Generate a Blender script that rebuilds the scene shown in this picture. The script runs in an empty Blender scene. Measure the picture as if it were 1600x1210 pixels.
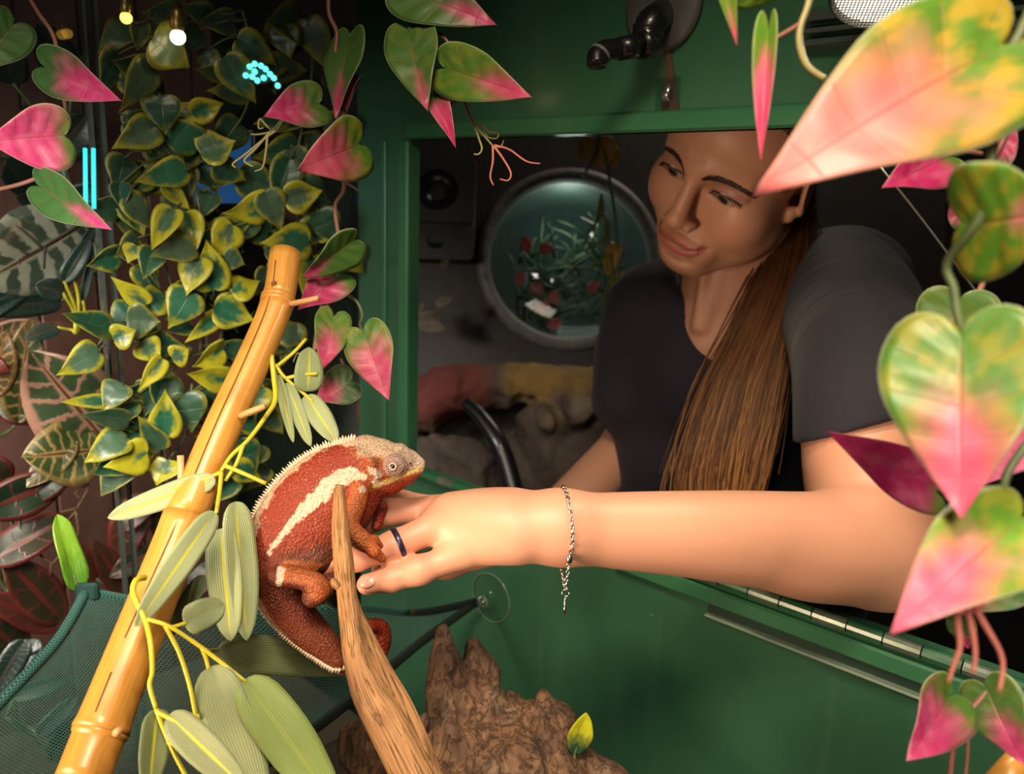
import bpy, math, random
import numpy as np
from mathutils import Matrix, Vector
random.seed(7)
rng = np.random.default_rng(7)
S = bpy.context.scene
COL = S.collection
# ------------------------------------------------------------------ camera
FPX = 1300.0                                   # focal length in pixels of the 1600 x 1210 frame
def nrm(v):
    v = np.array(v, float); return v / np.linalg.norm(v)
AZ = nrm((195, 5758, 1300)); AX = nrm((1491, -344, 1300)); AY = np.cross(AZ, AX)
R = np.array([AX, AY, AZ])                     # camera axes -> world axes (Z up, X along the rear wall)
CAM = np.array([0, 0, 1.45])
cam = bpy.data.cameras.new('camera'); camo = bpy.data.objects.new('camera', cam); COL.objects.link(camo)
cam.sensor_width = 36; cam.lens = 36 * FPX / 1600
cam.clip_start = 0.02
M4 = Matrix.Identity(4)
for i in range(3):
    for j in range(3): M4[i][j] = R[i, j]
    M4[i][3] = CAM[i]
camo.matrix_world = M4
cam.dof.use_dof = True; cam.dof.focus_distance = 0.58; cam.dof.aperture_fstop = 7.5
S.camera = camo
def V(px, py, d):                              # a photo point at depth d, in camera axes (metres)
    return np.array([(px - 800) / FPX * d, -(py - 605) / FPX * d, -d])
def W(v):                                      # camera axes -> world
    return CAM + np.asarray(v) @ R.T
def P(px, py, d): return W(V(px, py, d))
def onY(px, py, y):
    w = R @ V(px, py, 1.0); return CAM + w * ((y - CAM[1]) / w[1])
def onX(px, py, x):
    w = R @ V(px, py, 1.0); return CAM + w * ((x - CAM[0]) / w[0])
def proj(v):                                   # camera axes -> photo point
    v = np.asarray(v); return 800 + FPX * v[..., 0] / -v[..., 2], 605 - FPX * v[..., 1] / -v[..., 2]
# ------------------------------------------------------------------ world, lights, exposure
wd = bpy.data.worlds.new('world'); S.world = wd; wd.use_nodes = True
wd.node_tree.nodes['Background'].inputs[0].default_value = (0.55, 0.62, 0.75, 1)
wd.node_tree.nodes['Background'].inputs[1].default_value = 0.03
S.view_settings.view_transform = 'Standard'; S.view_settings.look = 'None'
S.view_settings.exposure = 0.0; S.view_settings.gamma = 1.0; S.view_settings.use_curve_mapping = False
def area(name, loc, target, size, energy, color, sy=None, spread=180):
    l = bpy.data.lights.new(name, 'AREA'); l.size = size; l.energy = energy; l.color = color; l.spread = math.radians(spread)
    if sy: l.shape = 'RECTANGLE'; l.size_y = sy
    o = bpy.data.objects.new(name, l); COL.objects.link(o)
    o.location = loc; d = Vector(target) - Vector(loc); o.rotation_euler = d.to_track_quat('-Z', 'Y').to_euler()
    return o
area('enclosure_lamp', (-0.06, -0.02, 1.98), (-0.34, 0.38, 1.02), 0.22, 2.7, (1.0, 0.81, 0.58), None, 84)
area('right_lamp', (0.16, -0.06, 1.66), (-0.10, 0.60, 0.98), 0.16, 0.95, (1.0, 0.86, 0.68), None, 72)  # unseen fill added to brighten near leaves and lower right wall
area('front_lamp', (-0.42, -0.08, 1.20), (-0.34, 0.78, 1.27), 0.20, 0.55, (1.0, 0.72, 0.48), None, 50)  # unseen warm fill added to lift the face and chin
area('ivy_lamp', (-0.42, -0.02, 1.46), (-0.82, 0.30, 1.22), 0.16, 1.05, (1.0, 0.95, 0.80), None, 84)  # unseen fill added to bring up the middle of the ivy
area('neighbour_lamp', (-0.90, -0.30, 1.55), (-1.06, 0.20, 1.12), 0.2, 3.6, (1.0, 0.92, 0.80), None, 72)  # unseen fill added to brighten the plants beyond the left glass
area('keeper_room_lamp', (-0.75, 1.75, 2.35), (-0.45, 1.25, 1.2), 0.4, 4.0, (1.0, 0.86, 0.70))
DOME = P(1382, -8, .52); DAX = nrm((R @ np.array([-.10, -.96, .26])))
area('dome_lamp_light', DOME + DAX * .012, DOME + DAX, 0.055, 1.05, (1.0, 0.80, 0.55), None, 170)
S.cycles.max_bounces = 8; S.cycles.transparent_max_bounces = 16
S.cycles.sample_clamp_indirect = 4.0
S.cycles.caustics_reflective = False; S.cycles.caustics_refractive = False
# ------------------------------------------------------------------ object helpers
def link(name, me, mat=None, parent=None, loc=(0, 0, 0)):
    o = bpy.data.objects.new(name, me); COL.objects.link(o)
    if parent is not None: o.parent = parent
    o.location = loc
    if mat is not None and me is not None:
        me.materials.append(mat)
    return o
def wloc(o):
    l = Vector(o.location)
    while o.parent is not None:
        o = o.parent; l += Vector(o.location)
    return np.array(l)
def tag(o, label=None, cat=None, group=None, kind=None):
    if label: o['label'] = label
    if cat: o['category'] = cat
    if group: o['group'] = group
    if kind: o['kind'] = kind
    return o
def thing(name, label, cat, loc, group=None):
    o = bpy.data.objects.new(name, None); COL.objects.link(o); o.location = loc; o.empty_display_size = 0.02
    return tag(o, label, cat, group)
def mesh(name, verts, faces, mat=None, parent=None, origin=None, smooth=True, col=None, uv=None, flat_angle=None):
    """verts in world metres; the object sits at origin (world) or on its parent"""
    verts = np.asarray(verts, float)
    if parent is not None: o0 = wloc(parent); loc = (0, 0, 0)
    else:
        o0 = np.asarray(origin if origin is not None else verts.mean(0)); loc = tuple(o0)
    me = bpy.data.meshes.new(name)
    me.from_pydata((verts - o0).tolist(), [], faces if isinstance(faces, list) else faces.tolist())
    if smooth: me.shade_smooth()
    if col is not None:
        a = me.attributes.new('Col', 'FLOAT_COLOR', 'POINT')
        c = np.ones((len(verts), 4), np.float32); c[:, :3] = col; a.data.foreach_set('color', c.ravel())
    if uv is not None:
        l = me.uv_layers.new(name='UVMap'); vi = np.zeros(len(me.loops), np.int32); me.loops.foreach_get('vertex_index', vi)
        l.data.foreach_set('uv', np.asarray(uv, np.float32)[vi].ravel())
    me.validate()
    return link(name, me, mat, parent, loc)
def struct(name, *a, **k):
    o = mesh(name, *a, **k)
    if o.parent is None: o['kind'] = 'structure'
    return o
# geometry builders return (verts, faces)
def cat(*gs):
    v = []; f = []; n = 0
    for a, b in gs:
        v.append(np.asarray(a)); f += [tuple(int(i) + n for i in q) for q in b]; n += len(a)
    return np.vstack(v), f
def box(lo, hi, bev=0.0):
    lo = np.array(lo, float); hi = np.array(hi, float)
    lo, hi = np.minimum(lo, hi), np.maximum(lo, hi)
    if bev <= 0:
        v = [(x, y, z) for x in (lo[0], hi[0]) for y in (lo[1], hi[1]) for z in (lo[2], hi[2])]
        return np.array(v), [(0, 1, 3, 2), (4, 6, 7, 5), (0, 4, 5, 1), (2, 3, 7, 6), (0, 2, 6, 4), (1, 5, 7, 3)]
    b = min(bev, *(0.49 * (hi - lo)))
    v = []; idx = {}
    for sx in (0, 1):
        for sy in (0, 1):
            for sz in (0, 1):
                c = np.array([(lo, hi)[sx][0], (lo, hi)[sy][1], (lo, hi)[sz][2]]); s = np.array([1 - 2 * sx, 1 - 2 * sy, 1 - 2 * sz]) * b
                for ax in range(3):
                    p = c + s; p[ax] = c[ax]; idx[sx, sy, sz, ax] = len(v); v.append(p)
    f = []
    for ax in range(3):
        o1, o2 = [(1, 2), (0, 2), (0, 1)][ax]
        for s in (0, 1):
            q = []
            for a, c in ((0, 0), (1, 0), (1, 1), (0, 1)):
                k = [0, 0, 0]; k[ax] = s; k[o1] = a; k[o2] = c; q.append(idx[k[0], k[1], k[2], ax])
            f.append(tuple(q if (s == 1) == (ax != 1) else q[::-1]))
        for a in (0, 1):
            for c in (0, 1):
                k0 = [0, 0, 0]; k0[o1] = a; k0[o2] = c; k1 = list(k0); k1[ax] = 1
                q = [idx[(*k0, o1)], idx[(*k1, o1)], idx[(*k1, o2)], idx[(*k0, o2)]]
                n = np.cross(v[q[1]] - v[q[0]], v[q[2]] - v[q[0]]); out = np.zeros(3); out[o1] = 2 * a - 1; out[o2] = 2 * c - 1
                f.append(tuple(q if n @ out > 0 else q[::-1]))
    for sx in (0, 1):
        for sy in (0, 1):
            for sz in (0, 1):
                q = [idx[sx, sy, sz, a] for a in range(3)]; n = np.cross(v[q[1]] - v[q[0]], v[q[2]] - v[q[0]])
                f.append(tuple(q if n @ np.array([2 * sx - 1, 2 * sy - 1, 2 * sz - 1]) > 0 else q[::-1]))
    return np.array(v), f
def catmull(pts, n):
    """resample a polyline of k-vectors with a Catmull-Rom spline, n points per span"""
    p = np.asarray(pts, float)
    if len(p) < 3:
        t = np.linspace(0, 1, n + 1)[:, None]; return p[0] * (1 - t) + p[-1] * t
    q = np.vstack([2 * p[0] - p[1], p, 2 * p[-1] - p[-2]]); out = []
    t = np.linspace(0, 1, n, endpoint=False)[:, None]
    for i in range(1, len(q) - 2):
        a, b, c, d = q[i - 1], q[i], q[i + 1], q[i + 2]
        out.append(0.5 * (2 * b + (c - a) * t + (2 * a - 5 * b + 4 * c - d) * t ** 2 + (3 * b - a - 3 * c + d) * t ** 3))
    out.append(p[-1][None]); return np.vstack(out)
def frames(p, ref=None):
    t = np.gradient(p, axis=0); t /= np.linalg.norm(t, axis=1)[:, None] + 1e-12
    n = np.zeros_like(p)
    r = np.array(ref if ref is not None else (0.3, 0.5, 0.8), float)
    for i in range(len(p)):
        x = r - t[i] * (r @ t[i])
        if np.linalg.norm(x) < 1e-6: x = np.cross(t[i], (1, 0, 0))
        n[i] = x / np.linalg.norm(x); r = n[i] if ref is None else np.array(ref, float)
    return t, n, np.cross(t, n)
def tube(p, r, seg=8, ref=None, flat=1.0, prof=None, cap=True):
    """sweep; r scalar or per point; flat scales the second axis; prof(i, angle) multiplies the radius"""
    p = np.asarray(p, float); n = len(p); r = np.broadcast_to(np.asarray(r, float), (n,))
    t, a, b = frames(p, ref); an = np.linspace(0, 2 * np.pi, seg, endpoint=False)
    v = np.zeros((n, seg, 3))
    for k, th in enumerate(an):
        m = r if prof is None else r * np.array([prof(i, th) for i in range(n)])
        v[:, k] = p + (a * np.cos(th) * flat + b * np.sin(th)) * m[:, None]
    f = [(i * seg + k, i * seg + (k + 1) % seg, (i + 1) * seg + (k + 1) % seg, (i + 1) * seg + k) for i in range(n - 1) for k in range(seg)]
    if cap: f += [tuple(range(seg))[::-1], tuple((n - 1) * seg + k for k in range(seg))]
    return v.reshape(-1, 3), f
def lathe(prof, c, axis, seg=24, closed=False):
    """prof: (radius, height) pairs about an axis through c"""
    axis = nrm(axis); x = nrm(np.cross(axis, (0.31, 0.2, 0.93) if abs(axis[2]) < 0.8 else (1, 0, 0))); y = np.cross(axis, x)
    v = []; n = len(prof)
    for r, h in prof:
        for k in range(seg):
            th = 2 * math.pi * k / seg; v.append(np.asarray(c) + axis * h + (x * math.cos(th) + y * math.sin(th)) * r)
    f = [(i * seg + k, i * seg + (k + 1) % seg, (i + 1) % n * seg + (k + 1) % seg, (i + 1) % n * seg + k) for i in range(n if closed else n - 1) for k in range(seg)]
    return np.array(v), f
def ball(c, r, seg=16, rings=10, rot=None):
    r = np.broadcast_to(np.asarray(r, float), (3,)); v = [(0, 0, 1)]; f = []
    for i in range(1, rings):
        a = math.pi * i / rings
        v += [(math.sin(a) * math.cos(2 * math.pi * k / seg), math.sin(a) * math.sin(2 * math.pi * k / seg), math.cos(a)) for k in range(seg)]
    v.append((0, 0, -1)); L = len(v) - 1
    for k in range(seg):
        f.append((0, 1 + k, 1 + (k + 1) % seg)); f.append((L, L - seg + (k + 1) % seg, L - seg + k))
        for i in range(rings - 2):
            a = 1 + i * seg; f.append((a + k, a + seg + k, a + seg + (k + 1) % seg, a + (k + 1) % seg))
    v = np.array(v) * r
    if rot is not None: v = v @ np.asarray(rot).T
    return v + np.asarray(c), f
def noise3(p, s, seed=0):
    """value noise in -1..1 at points p (n,3), cell size s"""
    q = np.asarray(p, float) / s + seed * 17.31; i = np.floor(q).astype(np.int64); w = q - i; w = w * w * (3 - 2 * w); out = 0
    for dx in (0, 1):
        for dy in (0, 1):
            for dz in (0, 1):
                h = ((i[:, 0] + dx) * 73856093) ^ ((i[:, 1] + dy) * 19349663) ^ ((i[:, 2] + dz) * 83492791)
                h = (h * 2654435761) & 0xFFFFFFFF; h = ((h ^ (h >> 15)) * 2246822519) & 0xFFFFFFFF; h = h ^ (h >> 13)
                out = out + (h % 65536) / 32767.5 * (w[:, 0] if dx else 1 - w[:, 0]) * (w[:, 1] if dy else 1 - w[:, 1]) * (w[:, 2] if dz else 1 - w[:, 2])
    return out - 1.0
def sstep(a, b, x):
    t = np.clip((np.asarray(x, float) - a) / (b - a), 0, 1); return t * t * (3 - 2 * t)
def pdist(p, line):
    """distance of points to a polyline, and the arc fraction of the nearest point"""
    p = np.asarray(p, float); line = np.asarray(line, float); best = np.full(len(p), 1e9); fr = np.zeros(len(p))
    for i in range(len(line) - 1):
        a, b = line[i], line[i + 1]; ab = b - a; t = np.clip((p - a) @ ab / (ab @ ab + 1e-12), 0, 1)
        d = np.linalg.norm(p - a - t[:, None] * ab, axis=1); m = d < best; best[m] = d[m]; fr[m] = (i + t[m]) / (len(line) - 1)
    return best, fr
# ------------------------------------------------------------------ blended solids (signed distance on a grid, then one skin)
class Solid:
    def __init__(s, lo, hi, h):
        s.lo = np.array(lo, float); s.h = h; s.n = np.ceil((np.array(hi) - s.lo) / h).astype(int) + 1
        s.F = np.full(s.n, 0.05, np.float32)
    def box(s, lo, hi):
        a = np.clip(np.floor((lo - s.lo) / s.h).astype(int), 0, s.n); b = np.clip(np.ceil((hi - s.lo) / s.h).astype(int) + 1, 0, s.n)
        if (b <= a).any(): return None
        g = [(s.lo[i] + s.h * np.arange(a[i], b[i])).astype(np.float32) for i in range(3)]
        return (slice(a[0], b[0]), slice(a[1], b[1]), slice(a[2], b[2])), g[0][:, None, None], g[1][None, :, None], g[2][None, None, :]
    def mix(s, sl, d, k, mode):
        f = s.F[sl]
        if mode == 'u':
            h = np.maximum(k - np.abs(f - d), 0); s.F[sl] = np.minimum(f, d) - h * h / (4 * k)
        else:
            h = np.maximum(k - np.abs(f + d), 0); s.F[sl] = np.maximum(f, -d) + h * h / (4 * k)
    def cap(s, a, b, ra, rb=None, k=0.006, mode='u', flat=None):
        a = np.asarray(a, float); b = np.asarray(b, float); rb = ra if rb is None else rb; m = max(ra, rb) + k + 3 * s.h
        r = s.box(np.minimum(a, b) - m, np.maximum(a, b) + m)
        if r is None: return s
        sl, x, y, z = r; ab = b - a; L = ab @ ab + 1e-12
        t = np.clip(((x - a[0]) * ab[0] + (y - a[1]) * ab[1] + (z - a[2]) * ab[2]) / L, 0, 1)
        dx = x - a[0] - t * ab[0]; dy = y - a[1] - t * ab[1]; dz = z - a[2] - t * ab[2]; q = dx * dx + dy * dy + dz * dz
        g = 1.0
        if flat is not None:                    # (axis, factor): the section is squeezed along that axis
            n, g = nrm(flat[0]), flat[1]; c = dx * n[0] + dy * n[1] + dz * n[2]; q = q + c * c * (1 / g ** 2 - 1)
        d = (np.sqrt(q) - (ra + (rb - ra) * t))
        s.mix(sl, (d * (1 if flat is None else 0.5 + 0.5 * g)).astype(np.float32), k, mode); return s
    def chain(s, pts, rs, k=0.006, mode='u', flat=None):
        for i in range(len(pts) - 1): s.cap(pts[i], pts[i + 1], rs[i], rs[i + 1], k, mode, flat)
        return s
    def ell(s, c, r, k=0.006, mode='u', rot=None):
        c = np.asarray(c, float); r = np.asarray(r, float); m = r.max() + k + 3 * s.h
        b = s.box(c - m, c + m)
        if b is None: return s
        sl, x, y, z = b; x = x - c[0]; y = y - c[1]; z = z - c[2]
        if rot is not None:
            rot = np.asarray(rot); x, y, z = [rot[0, i] * x + rot[1, i] * y + rot[2, i] * z for i in range(3)]
        k0 = np.sqrt((x / r[0]) ** 2 + (y / r[1]) ** 2 + (z / r[2]) ** 2); k1 = np.sqrt((x / r[0] ** 2) ** 2 + (y / r[1] ** 2) ** 2 + (z / r[2] ** 2) ** 2)
        s.mix(sl, (k0 * (k0 - 1) / np.maximum(k1, 1e-6)).astype(np.float32), k, mode); return s
    def half(s, c, n, k=0.004):                 # keep the side of the plane away from n
        n = nrm(n); sl, x, y, z = s.box(s.lo, s.lo + s.h * (s.n - 1))
        d = (x - c[0]) * n[0] + (y - c[1]) * n[1] + (z - c[2]) * n[2]
        s.mix(sl, (-d).astype(np.float32), k, 's'); return s
    def at(s, p):
        q = (np.asarray(p) - s.lo) / s.h; i = np.clip(np.floor(q).astype(int), 0, s.n - 2); w = q - i; out = 0
        for a in (0, 1):
            for b in (0, 1):
                for c in (0, 1):
                    out = out + s.F[i[:, 0] + a, i[:, 1] + b, i[:, 2] + c] * (w[:, 0] if a else 1 - w[:, 0]) * (w[:, 1] if b else 1 - w[:, 1]) * (w[:, 2] if c else 1 - w[:, 2])
        return out
    def snap(s, p, off=0.0, it=12):             # move points onto the skin
        p = np.array(p, float); e = s.h
        for _ in range(it):
            g = np.stack([s.at(p + np.eye(3)[i] * e) - s.at(p - np.eye(3)[i] * e) for i in range(3)], 1); g /= np.linalg.norm(g, axis=1)[:, None] + 1e-9
            p -= g * np.clip(s.at(p) - off, -0.004, 0.004)[:, None] * 0.8
        return p
    def skin(s, smooth=1, one=False):
        F = s.F; I = F < 0; n = s.n
        cnt = np.zeros(n - 1, np.uint8)
        for a in (0, 1):
            for b in (0, 1):
                for c in (0, 1): cnt += I[a:n[0] - 1 + a, b:n[1] - 1 + b, c:n[2] - 1 + c]
        idx = np.argwhere((cnt > 0) & (cnt < 8)); ids = np.full(n - 1, -1, np.int64); ids[tuple(idx.T)] = np.arange(len(idx))
        pos = np.zeros((len(idx), 3)); w = np.zeros(len(idx))
        C = [(a, b, c) for a in (0, 1) for b in (0, 1) for c in (0, 1)]
        val = {c: F[idx[:, 0] + c[0], idx[:, 1] + c[1], idx[:, 2] + c[2]].astype(float) for c in C}
        for a in C:
            for ax in range(3):
                if a[ax] == 0:
                    b = list(a); b[ax] = 1; b = tuple(b); fa, fb = val[a], val[b]; m = (fa < 0) != (fb < 0)
                    t = fa[m] / (fa[m] - fb[m]); q = np.tile(np.array(a, float), (m.sum(), 1)); q[:, ax] = t; pos[m] += q; w[m] += 1
        v = s.lo + (idx + pos / w[:, None]) * s.h
        fs = []
        for ax in range(3):
            sa = [slice(None)] * 3; sb = [slice(None)] * 3; sa[ax] = slice(0, -1); sb[ax] = slice(1, None)
            e = np.argwhere(I[tuple(sa)] != I[tuple(sb)]); o1, o2 = [(1, 2), (2, 0), (0, 1)][ax]
            e = e[(e[:, o1] > 0) & (e[:, o2] > 0) & (e[:, o1] < n[o1] - 1) & (e[:, o2] < n[o2] - 1)]
            ins = I[tuple(e.T)]; q = []
            for d1, d2 in ((1, 1), (0, 1), (0, 0), (1, 0)):
                c = e.copy(); c[:, o1] -= d1; c[:, o2] -= d2; q.append(ids[tuple(c.T)])
            q = np.stack(q, 1); q[~ins] = q[~ins][:, ::-1]; fs.append(q)
        f = np.vstack(fs); f = f[(f >= 0).all(1)]
        if one:                                 # keep only the largest body
            lab = np.arange(len(v))
            while True:
                m = lab[f].min(1); new = lab.copy()
                for i in range(4): np.minimum.at(new, f[:, i], m)
                new = new[new]
                if (new == lab).all(): break
                lab = new
            keep = lab == np.bincount(lab).argmax(); f = f[keep[f[:, 0]]]; re_ = np.cumsum(keep) - 1; v = v[keep]; f = re_[f]
        for _ in range(smooth):                 # light relaxation
            acc = np.zeros_like(v); c = np.zeros(len(v))
            for i in range(4):
                np.add.at(acc, f[:, i], v[f[:, (i + 1) % 4]]); np.add.at(c, f[:, i], 1)
            v = 0.5 * v + 0.5 * acc / np.maximum(c, 1)[:, None]
        return v, f
def vnormals(v, f):
    f = np.asarray(f); n = np.cross(v[f[:, 2]] - v[f[:, 0]], v[f[:, 3]] - v[f[:, 1]]); out = np.zeros_like(v)
    for i in range(4): np.add.at(out, f[:, i], n)
    return out / (np.linalg.norm(out, axis=1)[:, None] + 1e-12)
# ------------------------------------------------------------------ node materials
class Mat:
    def __init__(s, name):
        s.m = bpy.data.materials.new(name); s.m.use_nodes = True; s.t = s.m.node_tree; s.b = s.t.nodes['Principled BSDF']
        s.out = s.t.nodes['Material Output']
    def n(s, typ, **k):
        o = s.t.nodes.new(typ)
        for a, v in k.items():
            if a.startswith('_'): setattr(o, a[1:], v)
        for a, v in k.items():
            if not a.startswith('_'): s.set(o, a, v)
        return o
    def set(s, o, a, v):
        i = o.inputs[int(a[1:])] if a[0] == 'i' and a[1:].isdigit() else o.inputs[a]
        if hasattr(v, 'is_output'): s.t.links.new(v, i)
        else:
            try: i.default_value = v
            except Exception: i.default_value = (*v, 1)
    def p(s, **k):
        nm = dict(col='Base Color', rough='Roughness', metal='Metallic', spec='Specular IOR Level', normal='Normal', trans='Transmission Weight', ior='IOR',
                  sss='Subsurface Weight', coat='Coat Weight', emit='Emission Color', estr='Emission Strength', alpha='Alpha', sheen='Sheen Weight', aniso='Anisotropic', coatr='Coat Roughness')
        for a, v in k.items(): s.set(s.b, nm[a], v)
        return s
    def math(s, op, a, b=0.0, c=0.0, clamp=False):
        o = s.n('ShaderNodeMath', _operation=op, i0=a, i1=b, i2=c); o.use_clamp = clamp; return o.outputs[0]
    def mix(s, f, a, b, typ='MIX'):
        o = s.t.nodes.new('ShaderNodeMix'); o.data_type = 'RGBA'; o.blend_type = typ
        for i, v in ((0, f), (6, a), (7, b)):
            if hasattr(v, 'is_output'): s.t.links.new(v, o.inputs[i])
            else: o.inputs[i].default_value = v if i == 0 or len(v) == 4 else (*v, 1)
        return o.outputs[2]
    def ramp(s, f, stops, interp='LINEAR'):
        o = s.n('ShaderNodeValToRGB', i0=f); r = o.color_ramp; r.interpolation = interp
        while len(r.elements) < len(stops): r.elements.new(0.5)
        for e, (p, c) in zip(r.elements, stops):
            e.position = p; e.color = (c, c, c, 1) if not hasattr(c, '__len__') else (*c, 1)
        return o.outputs[0]
    def step(s, a, b, x):
        o = s.n('ShaderNodeMapRange', i0=x, i1=a, i2=b); o.interpolation_type = 'SMOOTHSTEP'; return o.outputs[0]
    def coord(s, kind='Object', scale=(1, 1, 1), rot=(0, 0, 0)):
        c = s.n('ShaderNodeTexCoord').outputs[kind]
        return s.n('ShaderNodeMapping', Vector=c, Scale=scale, Rotation=rot).outputs[0]
    def noise(s, vec, scale, detail=3, rough=0.5, dist=0.0):
        return s.n('ShaderNodeTexNoise', Vector=vec, Scale=scale, Detail=detail, Roughness=rough, Distortion=dist).outputs[0]
    def vor(s, vec, scale, feat='F1', out=0, rnd=1.0):
        return s.n('ShaderNodeTexVoronoi', _feature=feat, Vector=vec, Scale=scale, Randomness=rnd).outputs[out]
    def bump(s, h, st=0.3, dist=0.001, normal=None):
        k = dict(Strength=st, Distance=dist, Height=h)
        if normal is not None: k['Normal'] = normal
        return s.n('ShaderNodeBump', **k).outputs[0]
    def attr(s, name='Col'): return s.n('ShaderNodeAttribute', _attribute_name=name).outputs[0]
def srgb(r, g, b):
    return tuple(((c / 255) / 12.92 if c / 255 <= 0.04045 else ((c / 255 + 0.055) / 1.055) ** 2.4) for c in (r, g, b))
def plain(name, col, rough=0.5, metal=0.0, bump=None, var=0.15, **k):
    m = Mat(name); co = m.coord(); nz = m.noise(co, 60, 4)
    m.p(col=m.mix(nz, tuple(c * (1 - var) for c in col), tuple(min(1, c * (1 + var)) for c in col)), rough=rough, metal=metal, **k)
    if bump: m.p(normal=m.bump(m.noise(co, bump[0], 4), bump[1], bump[2]))
    return m.m
# ------------------------------------------------------------------ setting
YW, XL = 0.6422, -0.829                        # rear wall face, left glass face
OX0, OX1, OZ0, OZ1 = -0.734, 0.22, 1.128, 1.511  # the keeper's opening
def green_paint(name, c0, c1, rough=0.32):
    m = Mat(name); co = m.coord(); nz = m.noise(co, 7, 3); sp = m.vor(co, 55); k = m.noise(co, 26, 2)
    speck = m.math('MULTIPLY', m.step(0.075, 0.03, sp), m.step(0.56, 0.66, k))
    drip = m.noise(m.coord('Object', (30, 30, 2.5)), 1.5, 3)
    base = m.mix(m.step(0.3, 0.7, nz), c0, c1); base = m.mix(m.math('MULTIPLY', m.step(0.55, 0.75, drip), 0.25), base, (0.10, 0.19, 0.12))
    m.p(col=m.mix(m.math('MULTIPLY', speck, 0.6), base, (0.5, 0.55, 0.45)), rough=m.math('MULTIPLY_ADD', nz, 0.25, rough - 0.1), coat=0.25, coatr=0.15,
        normal=m.bump(m.noise(co, 140, 3), 0.12, 0.0006)); return m.m
M_GREEN = green_paint('green_painted_panel', (0.032, 0.118, 0.062), (0.044, 0.150, 0.080))
M_GREEN2 = green_paint('light_green_edge', (0.035, 0.16, 0.075), (0.05, 0.20, 0.09))
M_DARK = plain('dark_room_wall', (0.022, 0.020, 0.020), 0.8, bump=(90, 0.2, 0.001))
M_FLOOR = plain('enclosure_floor', (0.045, 0.030, 0.018), 0.9, bump=(70, 0.6, 0.004))
def glass(name, tint=(1, 1, 1), refl=1.0, rough=0.0):
    m = Mat(name); m.t.nodes.remove(m.b)
    lw = m.n('ShaderNodeLayerWeight', Blend=0.5).outputs['Facing']; f = m.math('MULTIPLY', m.math('MULTIPLY_ADD', m.math('POWER', lw, 5.0), 0.96, 0.04), refl)
    tr = m.n('ShaderNodeBsdfTransparent', Color=(*tint, 1)).outputs[0]; gl = m.n('ShaderNodeBsdfGlossy', Color=(1, 1, 1, 1), Roughness=rough).outputs[0]
    mx = m.n('ShaderNodeMixShader', i0=f, i1=tr, i2=gl).outputs[0]; m.t.links.new(mx, m.out.inputs[0]); return m.m
M_GLASS = glass('clear_glass', (0.97, 0.985, 0.975))
M_CLEAR = glass('clear_plastic', (0.86, 0.92, 0.88), 1.6, 0.12)
M_EDGE = plain('polished_glass_edge', (0.07, 0.085, 0.08), 0.25, coat=0.3)
T = 0.014
wall = struct('wall_rear', *cat(box((XL, YW, OZ1), (0.40, YW + T, 2.06)), box((XL, YW, 0.72), (0.40, YW + T, OZ0)), box((XL, YW, OZ0), (OX0, YW + T, OZ1)),
              box((OX1, YW, OZ0), (0.40, YW + T, OZ1))), M_GREEN, origin=(OX0, YW, OZ0), smooth=False)
struct('trim_1', *box((OX0 - 0.004, YW - 0.005, OZ1), (OX1, YW + T, OZ1 + 0.017), 0.002), M_GREEN2, smooth=False)   # bright lower lip of the upper panel
struct('trim_2', *cat(box((OX0 - 0.016, YW - 0.005, OZ0), (OX0, YW + T, OZ1), 0.002), box((OX0 - 0.048, YW - 0.003, OZ0), (OX0 - 0.041, YW, OZ1), 0.001)), M_GREEN2, smooth=False)
struct('floor', *box((-1.40, -0.5, 0.70), (0.40, YW + T, 0.72)), M_FLOOR, smooth=False)
struct('ceiling', *box((-1.40, -0.5, 2.06), (0.40, YW + T, 2.09)), M_DARK, smooth=False)
# left glass pane with the polished joint where two sheets meet
sY = onX(165, 480, XL)[1]; sY2 = onX(183, 480, XL)[1]
w1 = struct('window_1', *cat(box((XL - 0.006, -0.5, 0.72), (XL, sY - 0.0015, 2.02)), box((XL - 0.006, sY2 + 0.0015, 0.72), (XL, YW, 2.02))), M_GLASS, origin=(XL, sY, 0.72), smooth=False)
for a in (sY, sY2):
    mesh('glass_joint', *box((XL - 0.007, a - 0.0012, 0.72), (XL + 0.0012, a + 0.0012, 2.02)), M_EDGE, w1, smooth=False)
mesh('joint_strip', *box((XL - 0.006, sY + 0.0012, 0.72), (XL - 0.003, sY2 - 0.0012, 2.02)), M_CLEAR, w1, smooth=False)
struct('trim_3', *box((XL - 0.012, -0.5, 1.705), (XL + 0.012, YW - 0.001, 1.745), 0.003), plain('grey_frame_bar', (0.06, 0.062, 0.06), 0.45), smooth=False)
# planted display beyond the glass: maroon boards behind
mb = Mat('maroon_boards'); co = mb.coord('Object', (1, 1, 0.12)); nz = mb.noise(co, 60, 4, 0.6)
mb.p(col=mb.mix(nz, (0.055, 0.020, 0.016), (0.13, 0.055, 0.042)), rough=0.55, normal=mb.bump(nz, 0.3, 0.001)); M_BOARD = mb.m
wl = tag(bpy.data.objects.new('wall_left', None), kind='structure'); COL.objects.link(wl); wl.location = (-1.16, 0, 0.72)
y = -0.5
while y < YW - 0.01:
    y1 = min(y + 0.074, YW); mesh('plank', *box((-1.17, y + 0.001, 0.72), (-1.158 + 0.002 * rng.random(), y1 - 0.001, 2.06), 0.002), M_BOARD, wl, smooth=False); y = y1
mesh('backing', *box((-1.18, -0.5, 0.72), (-1.171, YW, 2.06)), M_DARK, wl, smooth=False)
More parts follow.
